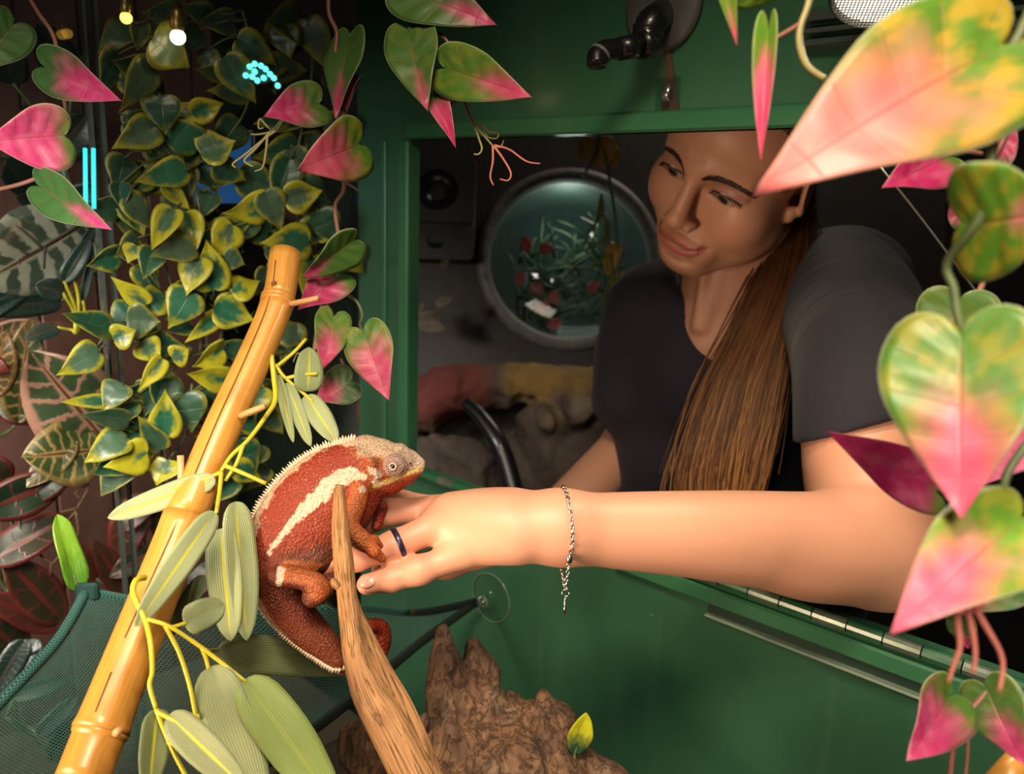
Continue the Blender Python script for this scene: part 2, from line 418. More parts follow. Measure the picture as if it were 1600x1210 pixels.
# piano hinge along the sill: alternating painted and bare knuckles
M_HINGE = plain('worn_bare_hinge', (0.15, 0.19, 0.15), 0.32, 0.45, bump=(200, 0.3, 0.0005), var=0.5)
M_HINGEG = plain('painted_hinge', (0.022, 0.115, 0.052), 0.3, coat=0.4, var=0.2)
hg = thing('piano_hinge', 'long green piano hinge along the sill under the arm', 'hinge', (OX0, YW - 0.004, OZ0))
mesh('hinge_plate', *box((OX0, YW - 0.004, OZ0 - 0.011), (OX1, YW - 0.0005, OZ0 - 0.003), 0.001), M_HINGEG, hg, smooth=False)
x = OX0 + 0.004; i = 0
while x < OX1 - 0.03:
    g = tube([(x + 0.0006, YW - 0.006, OZ0 - 0.001), (x + 0.0275, YW - 0.006, OZ0 - 0.001)], 0.0058, 12)
    mesh('knuckle', *g, M_HINGEG if i % 2 else M_HINGE, hg, smooth=False); x += 0.028; i += 1
# ledge below the hinge: raised lip, groove and clear strip
xa = onY(1108, 958, YW)[0]
struct('trim_4', *cat(box((xa - 0.10, YW - 0.008, OZ0 - 0.027), (OX1, YW, OZ0 - 0.011), 0.002)), M_GREEN2, smooth=False)
st = tag(mesh('edging_strip', *box((xa, YW - 0.010, OZ0 - 0.0385), (OX1, YW - 0.001, OZ0 - 0.036), 0.0008), plain('pale_strip', (0.26, 0.34, 0.26), 0.3, coat=0.5), smooth=False),
         'pale narrow edging strip on the green wall below the hinge', 'strip')
mesh('groove', *box((xa, YW - 0.003, OZ0 - 0.036), (OX1, YW - 0.0005, OZ0 - 0.027)), plain('dark_groove', (0.01, 0.035, 0.02), 0.5), st, smooth=False)
# keeper's corridor behind the opening
struct('wall_back', *box((-2.6, 2.6, 0), (1.6, 2.63, 2.6)), M_DARK, smooth=False)
struct('wall_side', *box((-2.6, YW + T, 0), (-2.57, 2.6, 2.6)), M_DARK, smooth=False)
struct('wall_right', *box((1.57, YW + T, 0), (1.6, 2.6, 2.6)), M_DARK, smooth=False)
struct('floor_corridor', *box((-2.6, YW + T, -0.02), (1.6, 2.6, 0)), M_DARK, smooth=False)
struct('ceiling_corridor', *box((-2.6, YW + T, 2.6), (1.6, 2.63, 2.63)), M_DARK, smooth=False)
# ------------------------------------------------------------------ the keeper
HR = np.array([[0.68693942, 0.07372654, -0.72296516], [-0.55314049, 0.69827259, -0.45436877], [0.47132772, 0.71202513, 0.52045211]])
HT = np.array([0.2483, 0.2485, -0.8974])
def h2c(p): return np.asarray(p) @ HR.T + HT          # head axes (x her left, y up, z forward) -> camera axes
def c2h(p): return (np.asarray(p) - HT) @ HR
person = thing('person', 'young woman in a dark navy top with long brown ponytail reaching through the opening', 'person', W(np.array([0.20, -0.45, -1.02])))
def skin_mat():
    m = Mat('skin'); co = m.coord(); nz = m.noise(co, 30, 4); fine = m.noise(co, 420, 3); c = m.attr()
    c = m.mix(m.math('MULTIPLY', nz, 0.35), c, m.mix(0.5, c, (0.75, 0.25, 0.16)))
    m.p(col=c, rough=0.48, sss=0.12, normal=m.bump(fine, 0.10, 0.0005)); m.b.inputs['Subsurface Radius'].default_value = (0.6, 0.22, 0.12)
    m.b.inputs['Subsurface Scale'].default_value = 0.006
    return m.m
M_SKIN = skin_mat()
SK = np.array([0.55, 0.285, 0.185])
# --- head, neck and chest (head axes)
H = Solid((-0.12, -0.30, -0.27), (0.20, 0.135, 0.125), 0.0018)
H.ell((0, .035, -.015), (.079, .087, .098), .01).ell((0, .042, .026), (.071, .054, .060), .02)
H.ell((0, -.038, .026), (.066, .074, .053), .02)
for s in (1, -1):
    H.cap((s * .050, -.068, .004), (s * .018, -.105, .062), .017, .013, .022)
    H.ell((s * .047, -.052, .026), (.020, .034, .034), .03)
    H.ell((s * .045, -.030, .055), (.022, .024, .021), .025).ell((s * .036, -.046, .062), (.015, .014, .013), .016)
    H.cap((s * .010, .019, .083), (s * .046, .014, .064), .009, .008, .014)
H.ell((0, -.103, .070), (.022, .015, .016), .016).ell((0, -.076, .072), (.036, .026, .017), .018)
for s in (1, -1):
    H.ell((s * .032, -.002, .093), (.019, .013, .014), .012, 's')
    H.ell((s * .0325, -.001, .0650), (.0225, .0158, .0150), .003)                     # lids over the eyeball
    H.ell((s * .0328, -.0062, .0795), (.0195, .0052, .011), .0018, 's')                 # gap between the lids
H.cap((0, .012, .085), (0, -.034, .1005), .0072, .0098, .012).ell((0, -.038, .1025), (.0108, .0098, .0096), .006)
for s in (1, -1):
    H.ell((s * .0128, -.044, .0935), (.0070, .0066, .0082), .006)
    H.ell((s * .0062, -.0495, .0985), (.0034, .0030, .0045), .003, 's')
def face_z(pts, off):                                # set points on the front of the face
    out = []
    for x, y, z in pts:
        zz = np.linspace(.125, .02, 260); q = H.at(np.stack([np.full(260, x), np.full(260, y), zz], 1)); i = int(np.argmax(q < 0)); out.append((x, y, zz[i] + off))
    return out
UL = [(-.0285, -.0675, .081), (-.018, -.0700, .0885), (-.006, -.0675, .0945), (0, -.0685, .0950), (.006, -.0675, .0945), (.018, -.0700, .0885), (.0285, -.0675, .081)]
LL = [(-.025, -.0700, .082), (-.014, -.0775, .0895), (0, -.0800, .0925), (.014, -.0775, .0895), (.025, -.0700, .082)]
MC = [(-.0325, -.0655, .0810), (-.018, -.0725, .0925), (0, -.0735, .0985), (.018, -.0725, .0925), (.0325, -.0655, .0810)]
UL = face_z(UL, .0002); LL = face_z(LL, -.0004)
H.chain(catmull(UL, 3), [.0018] + [.0032] * 17 + [.0018], .005).chain(catmull(LL, 3), [.002] + [.0038] * 11 + [.002], .005)
MC = face_z(MC, .0002)
H.chain(catmull(MC, 3), [.0004] + [.0011] * 11 + [.0004], .0022, 's')
H.ell((0, -.091, .087), (.020, .004, .006), .008, 's')
for s in (1, -1):                                    # smile folds
    H.chain(catmull([(s * .017, -.045, .095), (s * .028, -.056, .088), (s * .034, -.068, .081)], 3), [.0010, .0014, .0016, .0018, .0018, .0014, .0010], .0050, 's')
ER = np.array([[0.93, 0.0, 0.36], [0.05, 0.97, -0.22], [-0.36, 0.22, 0.90]])
for s in (1, -1):
    e = ER.copy(); e[0, 2] *= s; e[2, 0] *= s; e[0, 1] *= s; e[1, 0] *= s
    H.ell((s * .079, -.006, -.010), (.0055, .034, .019), .004, rot=e).ell((s * .0835, -.002, -.005), (.004, .022, .011), .004, 's', rot=e)
    H.ell((s * .074, -.034, .000), (.006, .010, .008), .005)
nk = [c2h(V(1170, 400, .985)), c2h(V(1140, 450, 1.01)), c2h(V(1120, 530, 1.03))]
H.cap((0.0, -.045, -.055), nk[1], .050, .052, .02).cap(nk[1], nk[2], .052, .062, .03)
ch = [c2h(V(1050, 520, 1.06)), c2h(V(1230, 510, 1.06)), c2h(V(1110, 620, 1.05))]
H.cap(nk[2], ch[0], .045, .03, .03).cap(nk[2], ch[1], .045, .03, .03).cap(nk[2], ch[2], .055, .045, .03)
for s in (-1, 1):
    H.cap(c2h(V(1112 + s * 12, 430, .962)), c2h(V(1094 + s * 5, 510, .972)), .005, .005, .012)   # neck cords
hv, hf = H.skin(2)
dl, _ = pdist(hv, catmull(UL, 3)); dl2, _ = pdist(hv, catmull(LL, 3)); dm, _ = pdist(hv, catmull(MC, 3))
xy = hv * (1, 1, 0); fl = lambda L: np.array(L) * (1, 1, 0)
dl, _ = pdist(xy, catmull(fl(UL), 3)); dl2, _ = pdist(xy, catmull(fl(LL), 3)); dm, _ = pdist(xy, catmull(fl(MC), 3))
lip = np.maximum(sstep(.0046, .0028, dl), sstep(.0046, .0030, dl2)) * (hv[:, 2] > .06) * sstep(.034, .028, np.abs(hv[:, 0]))
cheek = sstep(.03, .0, np.linalg.norm((hv * (1, 1, 1)) - np.array([.042, -.035, .07]), axis=1)) + sstep(.03, 0, np.linalg.norm(hv - np.array([-.042, -.035, .07]), axis=1)) + sstep(.018, 0, np.linalg.norm(hv - np.array([0, -.043, .115]), axis=1))
eye_shade = sum(sstep(.019, .010, np.linalg.norm((hv - np.array([s * .032, .002, .075])) * (0.75, 1.1, 1), axis=1)) for s in (1, -1))
hc = np.tile(SK * 0.92, (len(hv), 1))
hc = hc * (1 - .30 * cheek[:, None]) + np.array([.62, .22, .15]) * .30 * cheek[:, None]
hc = hc * (1 - .60 * eye_shade[:, None]) + np.array([.20, .085, .07]) * .60 * eye_shade[:, None]  # shade of the eye hollows painted into the skin colour
hc = hc * (1 - .9 * lip[:, None]) + np.array([.40, .10, .085]) * .9 * lip[:, None]
hc = hc * (1 - .5 * (sstep(.0022, .0008, dm) * (hv[:, 2] > .07))[:, None])
hw = W(h2c(hv))
# --- her left arm and hand (camera axes)
A = Solid(V(470, 985, .555) - np.array([0.01, 0.01, 0.20]), np.array([0.345, 0.10, -0.525]), 0.00165)
D = lambda px, d: px * d / FPX
ap = catmull([[*V(868, 824, .582), D(49, .58)], [*V(960, 829, .595), D(56, .595)], [*V(1050, 833, .607), D(62, .607)], [*V(1150, 840, .622), D(70, .622)], [*V(1250, 848, .635), D(76, .635)], [*V(1330, 852, .645), D(80, .645)], [*V(1376, 854, .652), D(79, .65)]], 6)
A.chain(ap[:, :3], ap[:, 3], .004)
up = catmull([[*V(1376, 864, .652), D(74, .65)], [*V(1360, 800, .672), D(84, .672)], [*V(1352, 720, .70), D(90, .70)], [*V(1350, 590, .735), D(90, .735)]], 6)
A.cap(up[0, :3], up[4, :3], up[0, 3], up[4, 3], .03).chain(up[2:, :3], up[2:, 3], .006)
A.ell(V(1405, 895, .648), (.018, .018, .018), .03)
A.ell(V(1290, 880, .628), (.03, .020, .022), .03)
HT0 = .575                                        # back of the hand, knuckles, fingers
A.cap(V(868, 824, .582), V(800, 822, .578), D(50, .58), D(47, .578), .02)
kn = {'i': V(690, 797, .612), 'm': V(676, 800, .597), 'r': V(684, 822, .578), 'p': V(722, 862, .570)}
wr = {'i': V(800, 798, .595), 'm': V(800, 802, .588), 'r': V(800, 826, .574), 'p': V(800, 848, .570)}
for k, r0, r1 in (('i', 24, 21), ('m', 26, 23), ('r', 30, 25), ('p', 27, 23)):
    A.cap(wr[k], kn[k], D(r0, .58), D(r1, .58), .016)
A.ell(V(745, 812, .583), (.024, .0150, .018), .02)
F = [V(684, 822, .578), V(618, 852, .566), V(556, 872, .560), V(505, 888, .566)]           # ring finger (wears the ring)
A.chain(F, [D(25, .575), D(22.5, .566), D(20, .56), D(15, .566)], .005)
Fm = [V(676, 798, .597), V(612, 800, .590), V(560, 826, .592), V(528, 850, .598)]          # middle finger
A.chain(Fm, [D(22, .597), D(20, .59), D(18, .592), D(14, .598)], .004)
Fi = [V(690, 797, .612), V(628, 786, .612), V(575, 805, .615), V(540, 828, .618)]          # index finger
A.chain(Fi, [D(20, .612), D(19, .61), D(17, .615), D(13, .618)], .004)
Fp = [V(722, 864, .569), V(664, 889, .562), V(612, 905, .557), V(573, 914, .554)]          # little finger, nail in view
A.chain(Fp, [D(25, .569), D(20, .562), D(19, .557), D(16, .554)], .005)
A.ell(V(650, 893, .559), (.0092, .0088, .0088), .006)
Ft = [V(770, 850, .606), V(700, 878, .606), V(640, 889, .598), V(596, 890, .594)]          # thumb underneath
A.chain(Ft, [D(34, .606), D(24, .606), D(20, .598), D(16, .594)], .008)
for kx, ky, kd in ((619, 832, .553), (612, 826, .551), (664, 866, .549)): A.cap(V(kx, ky, kd), V(kx + 3, ky + 18, kd - .001), .0006, .0006, .003, 's')
for y0 in (785, 800, 812):                          # tendons on the back of the hand
    A.cap(V(700, y0 + 4, .585), V(790, y0 + 8, .575), .004, .003, .012)
A.half(np.array([0, 0, 0]) + V(1350, 585, .73), (0, 1, -0.25))
av, af = A.skin(2)
ax, ay = proj(av)
ac = np.tile(SK, (len(av), 1))
red = sstep(760, 560, ax); red = np.maximum(red * .8, .9 * sstep(620, 565, ax) * (ay > 880))
ac = ac * (1 - .40 * red[:, None]) + np.array([.66, .22, .15]) * .40 * red[:, None]
kk = sum(sstep(.012, .004, np.linalg.norm(av - p, axis=1)) for p in (V(664, 868, .550), V(622, 834, .553), V(684, 806, .565), V(1400, 915, .62)))
ac = ac * (1 - .22 * np.clip(kk, 0, 1)[:, None]) + np.array([.62, .20, .14]) * .22 * np.clip(kk, 0, 1)[:, None]
aw = W(av)
# --- her other arm hanging behind the sill
B = Solid(np.array([0.0, -0.29, -1.26]), np.array([0.25, 0.10, -0.98]), 0.0035)
B.chain([V(1010, 600, 1.17), V(990, 690, 1.15), V(880, 800, 1.06)], [.038, .036, .032], .02)
bv, bf = B.skin(1)
v, f = cat((hw, hf), (aw, af), (W(bv), bf))
body = mesh('body', v, f, M_SKIN, person, col=np.vstack([hc, ac, np.tile(SK * .9, (len(bv), 1))]))
# fingernail
nc = A.snap([V(572, 906, .545)])[0]
nn = nrm(nc - V(580, 914, .556)); nx = nrm(V(560, 915, .554) - V(600, 905, .556)); nx = nrm(nx - nn * (nx @ nn)); ny = np.cross(nn, nx)
g = ball(nc - nn * .0012, (.0062, .0045, .0022), 16, 8, np.stack([nx, ny, nn], 1))
mesh('fingernail', W(g[0]), g[1], plain('nail', (0.62, 0.30, 0.24), 0.25, coat=0.5), person)
# --- eyes, brows, lashes
me = Mat('eye'); d = me.n('ShaderNodeVectorMath', _operation='LENGTH').outputs[1]
M_EYE = plain('dark_brown_iris', (0.03, 0.014, 0.008), 0.08, coat=1.0); M_HAIRD = plain('dark_brown_hair', (0.030, 0.014, 0.007), 0.45, var=0.4)
for s in (1, -1):
    ec = np.array([s * .0328, -.0020, .0660])
    g = ball(ec, .0140, 20, 14); eb = mesh('eyeball', W(h2c(g[0])), g[1], plain('eye_white', (0.55, 0.48, 0.44), 0.15), person)
    gz = nrm((0.0, -.45, .9)); g = ball(ec + gz * .0106, (.0074, .0074, .0038), 16, 8, np.stack([(1, 0, 0), np.cross(gz, (1, 0, 0)), gz], 1)); mesh('iris', W(h2c(g[0])), g[1], M_EYE, eb)
    # eyelashes along the upper lid
    gs = []
    for t in np.linspace(-1, 1, 17):
        b = np.array([s * .0335 + t * .0175, -.0028 - .0026 * (t * t), .0810 - .0085 * t * t]); b = H.snap([b], .0002)[0]
        e = b + np.array([t * .0026, -.0030, .0052]) * (1 - .2 * abs(t)); gs.append(tube(catmull([b, (b + e) / 2 + np.array([0, -.0010, .0006]), e], 2), [.0006, .0005, .0005, .0004, .0002], 4))
    ll = H.snap([(s * .0335 + t * .0195, -.0026 - .0030 * t * t, .0805 - .0095 * t * t) for t in np.linspace(-1, 1, 11)], .0002)
    gs.append(tube(ll, [.0003] + [.0011] * 9 + [.0003], 6))
    g = cat(*gs); mesh('eyelashes', W(h2c(g[0])), g[1], M_HAIRD, person)
    bl = [(s * .0130, .0095, .095), (s * .023, .0135, .092), (s * .036, .0155, .086), (s * .050, .0115, .075), (s * .060, .0035, .060)]
    pb = H.snap(catmull(bl, 6), .0004, 20); gs = []
    for i in range(260):
        t = rng.random() ** .9 * (len(pb) - 2); k = int(t); w = t - k; c = pb[k] * (1 - w) + pb[k + 1] * w; tt = nrm(pb[k + 1] - pb[k]); fr = t / (len(pb) - 1)
        wd = .0038 * (1 - .5 * fr) * min(1, fr * 6 + .6)
        c = c + np.array([0, 1, 0]) * (rng.random() - .5) * 2 * wd; e = c + tt * (.0055 + .003 * rng.random()) + np.array([0, .0018 * (1 - 1.6 * fr), .0004])
        gs.append(tube(H.snap([c, (c + e) / 2, e], .0005, 6), [.00045, .0005, .0002], 4))
    g = cat(*gs); mesh('eyebrow', W(h2c(g[0])), g[1], M_HAIRD, person)
# --- hair: cap, combed strands, ponytail
def hair_mat(name, a, b, c):
    m = Mat(name); u = m.attr(); nz = m.noise(m.coord('Object', (1, 1, 1)), 45, 2)
    m.p(col=m.mix(u, m.mix(nz, a, b), c), rough=0.42, spec=0.3, aniso=0.5); return m.m
M_HAIR = hair_mat('brown_hair', (0.034, 0.012, 0.005), (0.100, 0.040, 0.018), (0.50, 0.23, 0.075))
hcv = Solid((-.11, -.09, -.16), (.12, .16, .12), .003)
hcv.ell((0, .038, -.022), (.086, .094, .104), .01).ell((0, -.036, .07), (.070, .092, .080), .012, 's').ell((.088, -.012, .0), (.02, .045, .026), .008, 's').ell((-.088, -.012, .0), (.02, .045, .026), .008, 's')
g = hcv.skin(2); cg = np.zeros((len(g[0]), 3)) + .1
mesh('hair', W(h2c(g[0])), g[1], M_HAIR, person, col=cg)
def strands(paths, radii, cols, name, par, seg=4):
    vs = []; fs = []; cs = []; n = 0
    for p, r, c in zip(paths, radii, cols):
        a, b = tube(p, r, seg, cap=False); vs.append(a); fs += [(q[0] + n, q[1] + n, q[2] + n, q[3] + n) for q in b]; n += len(a)
        cs.append(np.repeat(np.broadcast_to(c, (len(p), 3)), seg, 0))
    return tag(mesh(name, np.vstack(vs), fs, M_HAIR, par, col=np.vstack(cs)), kind='stuff')
tie = c2h(V(1254, 335, .985))
paths = []; radii = []; cols = []
for i in range(520):                                # combed over the scalp towards the tie
    th = rng.uniform(-1.15, 1.9); s0 = np.array([math.sin(th) * .066, .052 + .012 * math.cos(th * 1.2) - .02 * max(0, th - 1.0), .066 * math.cos(th * .85) + .006]) + rng.normal(0, .003, 3)
    m1 = s0 * .55 + np.array([.05, .05, -.05]) * .6; pts = [s0, m1, tie + rng.normal(0, .006, 3)]
    q = catmull(pts, 5); d0 = hcv.at(q); q = np.where((np.arange(len(q)) < 9)[:, None], hcv.snap(q, .0006 + .0016 * rng.random(), 10), q)
    paths.append(W(h2c(q))); radii.append(np.linspace(.0009, .0007, len(q))); cols.append(np.full(3, rng.random() * .15))
strands(paths, radii, cols, 'combed_strands', person)
paths = []; radii = []; cols = []
cl = np.array([V(1256, 330, .985), V(1240, 378, .960), V(1226, 430, .935), V(1198, 510, .915), V(1167, 590, .900), V(1145, 670, .888), V(1130, 740, .880), V(1124, 810, .878)])
hw_ = np.array([.010, .024, .031, .038, .045, .049, .049, .042]); hd = np.array([.010, .017, .02, .022, .024, .024, .022, .018])
cc = catmull(np.hstack([cl, hw_[:, None], hd[:, None]]), 4)
for i in range(2300):
    a = rng.uniform(0, 2 * np.pi); r = math.sqrt(rng.random()); u, w = math.cos(a) * r, math.sin(a) * r
    if i < 110: u *= 1.15 + .35 * rng.random()
    fq = rng.uniform(.5, 1.6); ph = rng.uniform(0, 6.3); L = len(cc) - int(rng.integers(0, 6)); t = np.arange(L) / 28.0
    side = np.array([.985, .17, 0]); 
    p = cc[:L, :3] + side * ((u + .10 * np.sin(t * 6.3 * fq + ph)) * cc[:L, 3])[:, None] + np.array([0, 0, 1.0]) * ((w + .06 * np.cos(t * 5 * fq + ph)) * cc[:L, 4])[:, None]
    if i < 30: p = p + side * (t ** 2 * rng.uniform(-.035, .01))[:, None]
    paths.append(W(p)); radii.append(np.linspace(.00100, .00055, L) if i >= 30 else np.full(L, .00028))
    lum = (sstep(.2, 1.0, t)[:, None] * (rng.random() ** 2.2) + .04) * np.ones(3); cols.append(np.clip(lum, 0, 1))
strands(paths, radii, cols, 'ponytail', person)
# --- navy top
mn = Mat('navy_cloth'); co = mn.coord(); wv = mn.noise(co, 900, 2); fold = mn.noise(mn.coord('Object', (1, 1, .35)), 16, 3, .5, .6)
mn.p(col=mn.mix(wv, (0.005, 0.0046, 0.0115), (0.010, 0.0088, 0.019)), rough=0.85, sheen=0.06, normal=mn.bump(fold, 0.35, 0.012, mn.bump(wv, 0.2, 0.0004))); M_NAVY = mn.m
Tp = Solid(np.array([0.085, -0.46, -1.26]), np.array([0.54, 0.21, -0.64]), 0.0045)
Tp.chain([V(1160, 560, 1.10), V(1158, 700, 1.10), V(1170, 900, 1.10)], [.158, .152, .155], .05, flat=((0, 0, 1), .70))
Tp.cap(V(1030, 485, 1.06), V(1330, 450, 1.0), .062, .070, .04)
Tp.cap(V(1310, 452, .99), V(1330, 500, .91), .071, .068, .02)
Tp.chain([V(1004, 490, 1.06), V(994, 560, 1.08), V(984, 622, 1.08)], [.048, .050, .050], .02)
for s in (0.045, -0.045): Tp.ell(V(1150, 590, 1.005) + np.array([s * 1.2, 0, 0]), (.05, .05, .03), .05)
vn = [V(1068, 410, .86), V(1086, 538, .86), V(1168, 420, .86)]
for z in np.linspace(.90, 1.03, 10):
    Tp.chain([V(1112, 395, z), V(1108, 430, z), V(1095, 495, z), V(1086, 530, z)], [.052, .038, .014, .003], .003, 's')
Sl = Solid(np.array([0.20, -0.08, -1.02]), np.array([0.46, 0.22, -0.64]), 0.003)
sl = catmull([[*V(1310, 450, .99), .072], [*V(1336, 510, .87), .070], [*V(1349, 590, .735), D(90, .735) + .0075], [*V(1351, 720, .70), D(90, .70) + .0065]], 6)
Sl.chain(sl[:, :3], sl[:, 3], .006)
Sl.half(V(1335, 664, .735), (.30, -1, .10), .002)
sv, sf = Sl.skin(1)
tv, tf = Tp.skin(2)
v, f = cat((W(tv), tf), (W(sv), sf)); mesh('navy_top', v, f, M_NAVY, person)
# --- jewellery she wears
def ring_about(c, axis, r, tubr, seg=40, sq=1.0):
    return lathe([(r + tubr * math.cos(a) * sq, tubr * 1.5 * math.sin(a)) for a in np.linspace(0, 2 * np.pi, 10, endpoint=False)], c, axis, seg, True)
rc = F[1] * 0.93 + F[0] * 0.07; rax = nrm(F[0] - F[1])
rr = Mat('iridescent_ring'); rr.p(col=(0.035, 0.028, 0.075, 1), rough=0.32, metal=0.6, coat=0.5)
g = ring_about(rc, rax + np.array([0, 0, .10]), D(24.0, .566), .0015)
tag(mesh('finger_ring', W(g[0]), g[1], rr.m), 'dark violet band worn on a finger of the reaching hand', 'ring')
M_SILVER = plain('silver', (0.55, 0.52, 0.47), 0.22, 1.0)
br = thing('bracelet', 'thin silver chain bracelet with hanging charm on the wrist', 'bracelet', P(885, 770, .595))
wc = V(890, 826, .586); wax = nrm(V(960, 828, .595) - V(868, 824, .582)); bx = np.cross(wax, (0, 0, 1)); bx = nrm(bx); bz = np.cross(bx, wax)
pts = []
for a in np.linspace(-100, 205, 44):
    q = wc + (bx * math.cos(math.radians(a)) + bz * math.sin(math.radians(a))) * .026 + wax * (.003 * math.sin(math.radians(a)))
    pts.append(A.snap([q], .0009)[0])
pts = np.array(pts)
ppx = proj(pts)
lo_front = V(886, 886, .560); drop = V(884, 921, .562)
chain1 = catmull([V(878, 765, .585), V(884, 768, .574), V(889, 790, .563), V(893, 820, .557), V(893, 845, .557), V(889, 872, .561)], 6)
c1s = A.snap(chain1, .0010); chain1 = np.vstack([c1s, catmull([c1s[-1], V(888, 890, .560), V(885, 908, .561), drop], 4)[1:]])
chain2 = catmull([V(876, 874, .590), V(877, 890, .580), V(880, 905, .568), drop], 5)
def chain_links(path, step, name):
    d = np.r_[0, np.cumsum(np.linalg.norm(np.diff(path, axis=0), axis=1))]; k = int(d[-1] / step); out = []
    s = np.linspace(0, d[-1], k + 1); q = np.stack([np.interp(s, d, path[:, i]) for i in range(3)], 1)
    for i in range(k):
        t = nrm(q[i + 1] - q[i]); n = nrm(np.cross(t, (0.3, 0.1, 1))); n = n if i % 2 else nrm(np.cross(t, n)); c = (q[i] + q[i + 1]) / 2
        lp = [c + t * math.cos(a) * step * .68 + n * math.sin(a) * step * .42 for a in np.linspace(0, 2 * np.pi, 11)]
        g = tube(lp, step * .17, 5, cap=False); mesh(name, W(g[0]), g[1], M_SILVER, br)
chain_links(chain1, .0027, 'chain_link'); chain_links(chain2, .0027, 'chain_link')
g = lathe([(.0024 + .0005 * math.cos(a), .0005 * math.sin(a)) for a in np.linspace(0, 6.28, 8, endpoint=False)], V(884, 927, .562), (0.1, 0, 1), 20, True); chr_ = mesh('charm_ring', W(g[0]), g[1], M_SILVER, br)
g = tube([V(883, 934, .562), V(883, 938, .562), V(883, 948, .562), V(882.6, 950, .562), V(882.5, 960, .562)], [.0011, .0008, .0009, .0013, .0007], 8); mesh('charm', W(g[0]), g[1], M_SILVER, chr_)
g = ball(V(890, 874, .5585), (.0022, .0034, .0016), 12, 8); mesh('clasp', W(g[0]), g[1], M_SILVER, br)
g = tube([V(893, 852, .5560), V(893, 858, .5562)], .0016, 8); mesh('bead', W(g[0]), g[1], plain('rose_bead', (0.5, 0.26, 0.22), 0.3), br)
# ------------------------------------------------------------------ the chameleon (camera axes)
CD = .566; cm = CD / FPX                            # metres per photo pixel at the animal
def Q(px, py, dz=0.0): return V(px, py, CD) + np.array([0, 0, dz])
Cs = Solid(V(372, 1090, CD) - np.array([0, 0, .03]), V(672, 672, CD) + np.array([0, 0, .034]), .00088)
Zax = (0, 0, 1)
def crv(pts, n=6): return catmull(np.array(pts, float), n)
bodyc = crv([(572, 730, 38), (552, 742, 50), (522, 769, 69), (490, 803, 74), (458, 838, 67), (434, 872, 47), (428, 900, 37)])
Cs.chain([Q(a, b) for a, b, r in bodyc], [r * cm for a, b, r in bodyc], .0015, flat=(Zax, .50))
tail = crv([(427, 892, 38), (440, 935, 35.5), (466, 972, 31), (496, 1004, 26.5), (526, 1034, 20), (552, 1052, 15), (578, 1044, 12.5), (592, 1018, 11.5), (592, 992, 11), (576, 983, 10.5), (560, 990, 9.5)])
tz = np.interp(np.arange(len(tail)), [0, 24, 32, 40, 52, 60], [0, -.004, -.016, -.022, -.010, .004])
Cs.chain([Q(a, b, z) for (a, b, r), z in zip(tail, tz)], [r * cm for a, b, r in tail], .0015, flat=(Zax, .72))
Cs.chain([Q(x, y, .006) for x, y in ((500, 870), (440, 895))], [22 * cm, 26 * cm], .008, flat=(Zax, .7))      # hip
# head: casque, cheek, snout, throat
Cs.chain([Q(574, 726), Q(600, 731), Q(628, 731), Q(648, 728)], [40 * cm, 37 * cm, 24 * cm, 14 * cm], .005, flat=(Zax, .62))
Cs.chain([Q(545, 712), Q(572, 703), Q(598, 708), Q(622, 714)], [20 * cm, 19 * cm, 17 * cm, 13 * cm], .004, flat=(Zax, .55))
Cs.chain([Q(612, 704), Q(626, 701), Q(644, 712), Q(657, 723)], [6 * cm, 6.5 * cm, 6 * cm, 6 * cm], .003, flat=(Zax, 1.2))  # rostral ridge
Cs.chain([Q(586, 757), Q(610, 757), Q(636, 742), Q(652, 732)], [19 * cm, 15 * cm, 11 * cm, 7 * cm], .004, flat=(Zax, .8))
Cs.chain([Q(560, 748), Q(580, 764)], [28 * cm, 16 * cm], .006, flat=(Zax, .6))
ey = Q(622, 725, .0095); Cs.ell(ey, (.0078, .0078, .0062), .0022)
Cs.ell(ey + np.array([-.0012, -.0002, .0058]), (.0034, .0034, .0026), .0010)
ring = [ey + np.array([.0072 * math.cos(a), .0072 * math.sin(a), .0026]) for a in np.linspace(0, 6.283, 25)]
Cs.chain(ring, [.0006] * 25, .0012, 's')
Cs.chain([Q(588, 757, .012), Q(612, 750, .013), Q(638, 739, .011), Q(657, 730, .006)], [.0005] * 4, .0014, 's')                 # mouth line
Cs.cap(Q(644, 721, .0070), Q(646, 721, .0082), .0011, .0008, .0012)
Cs.chain([Q(566, 706, .0095), Q(586, 722, .0125), Q(594, 744, .0125)], [4 * cm, 4.5 * cm, 4 * cm], .004)                        # casque edge
Cs.chain([Q(560, 700, .013), Q(566, 728, .016), Q(580, 756, .014), Q(584, 772, .010)], [.0005] * 4, .003, 's')                  # neck fold
# legs: near fore leg grips the finger, near hind leg grips the stick
fl = crv([(566, 765, 14), (557, 795, 13.5), (550, 815, 13.5), (562, 828, 13), (578, 842, 12)], 4); fz = np.interp(np.arange(len(fl)), [0, 8, 16], [.010, .020, .018])
Cs.chain([Q(a, b, z) for (a, b, r), z in zip(fl, fz)], [r * cm for a, b, r in fl], .003)
Cs.chain([Q(578, 842, .018), Q(592, 853, .020), Q(603, 866, .016)], [11.5 * cm, 9.5 * cm, 6.5 * cm], .002)
Cs.chain([Q(580, 840, .017), Q(590, 838, .0135), Q(598, 848, .011)], [9 * cm, 7 * cm, 5 * cm], .002)
hl = crv([(440, 893, 15), (470, 893, 14), (503, 900, 14.5), (510, 914, 13), (497, 924, 12)], 4); hz = np.interp(np.arange(len(hl)), [0, 8, 16], [.012, .022, .020])
Cs.chain([Q(a, b, z) for (a, b, r), z in zip(hl, hz)], [r * cm for a, b, r in hl], .003)
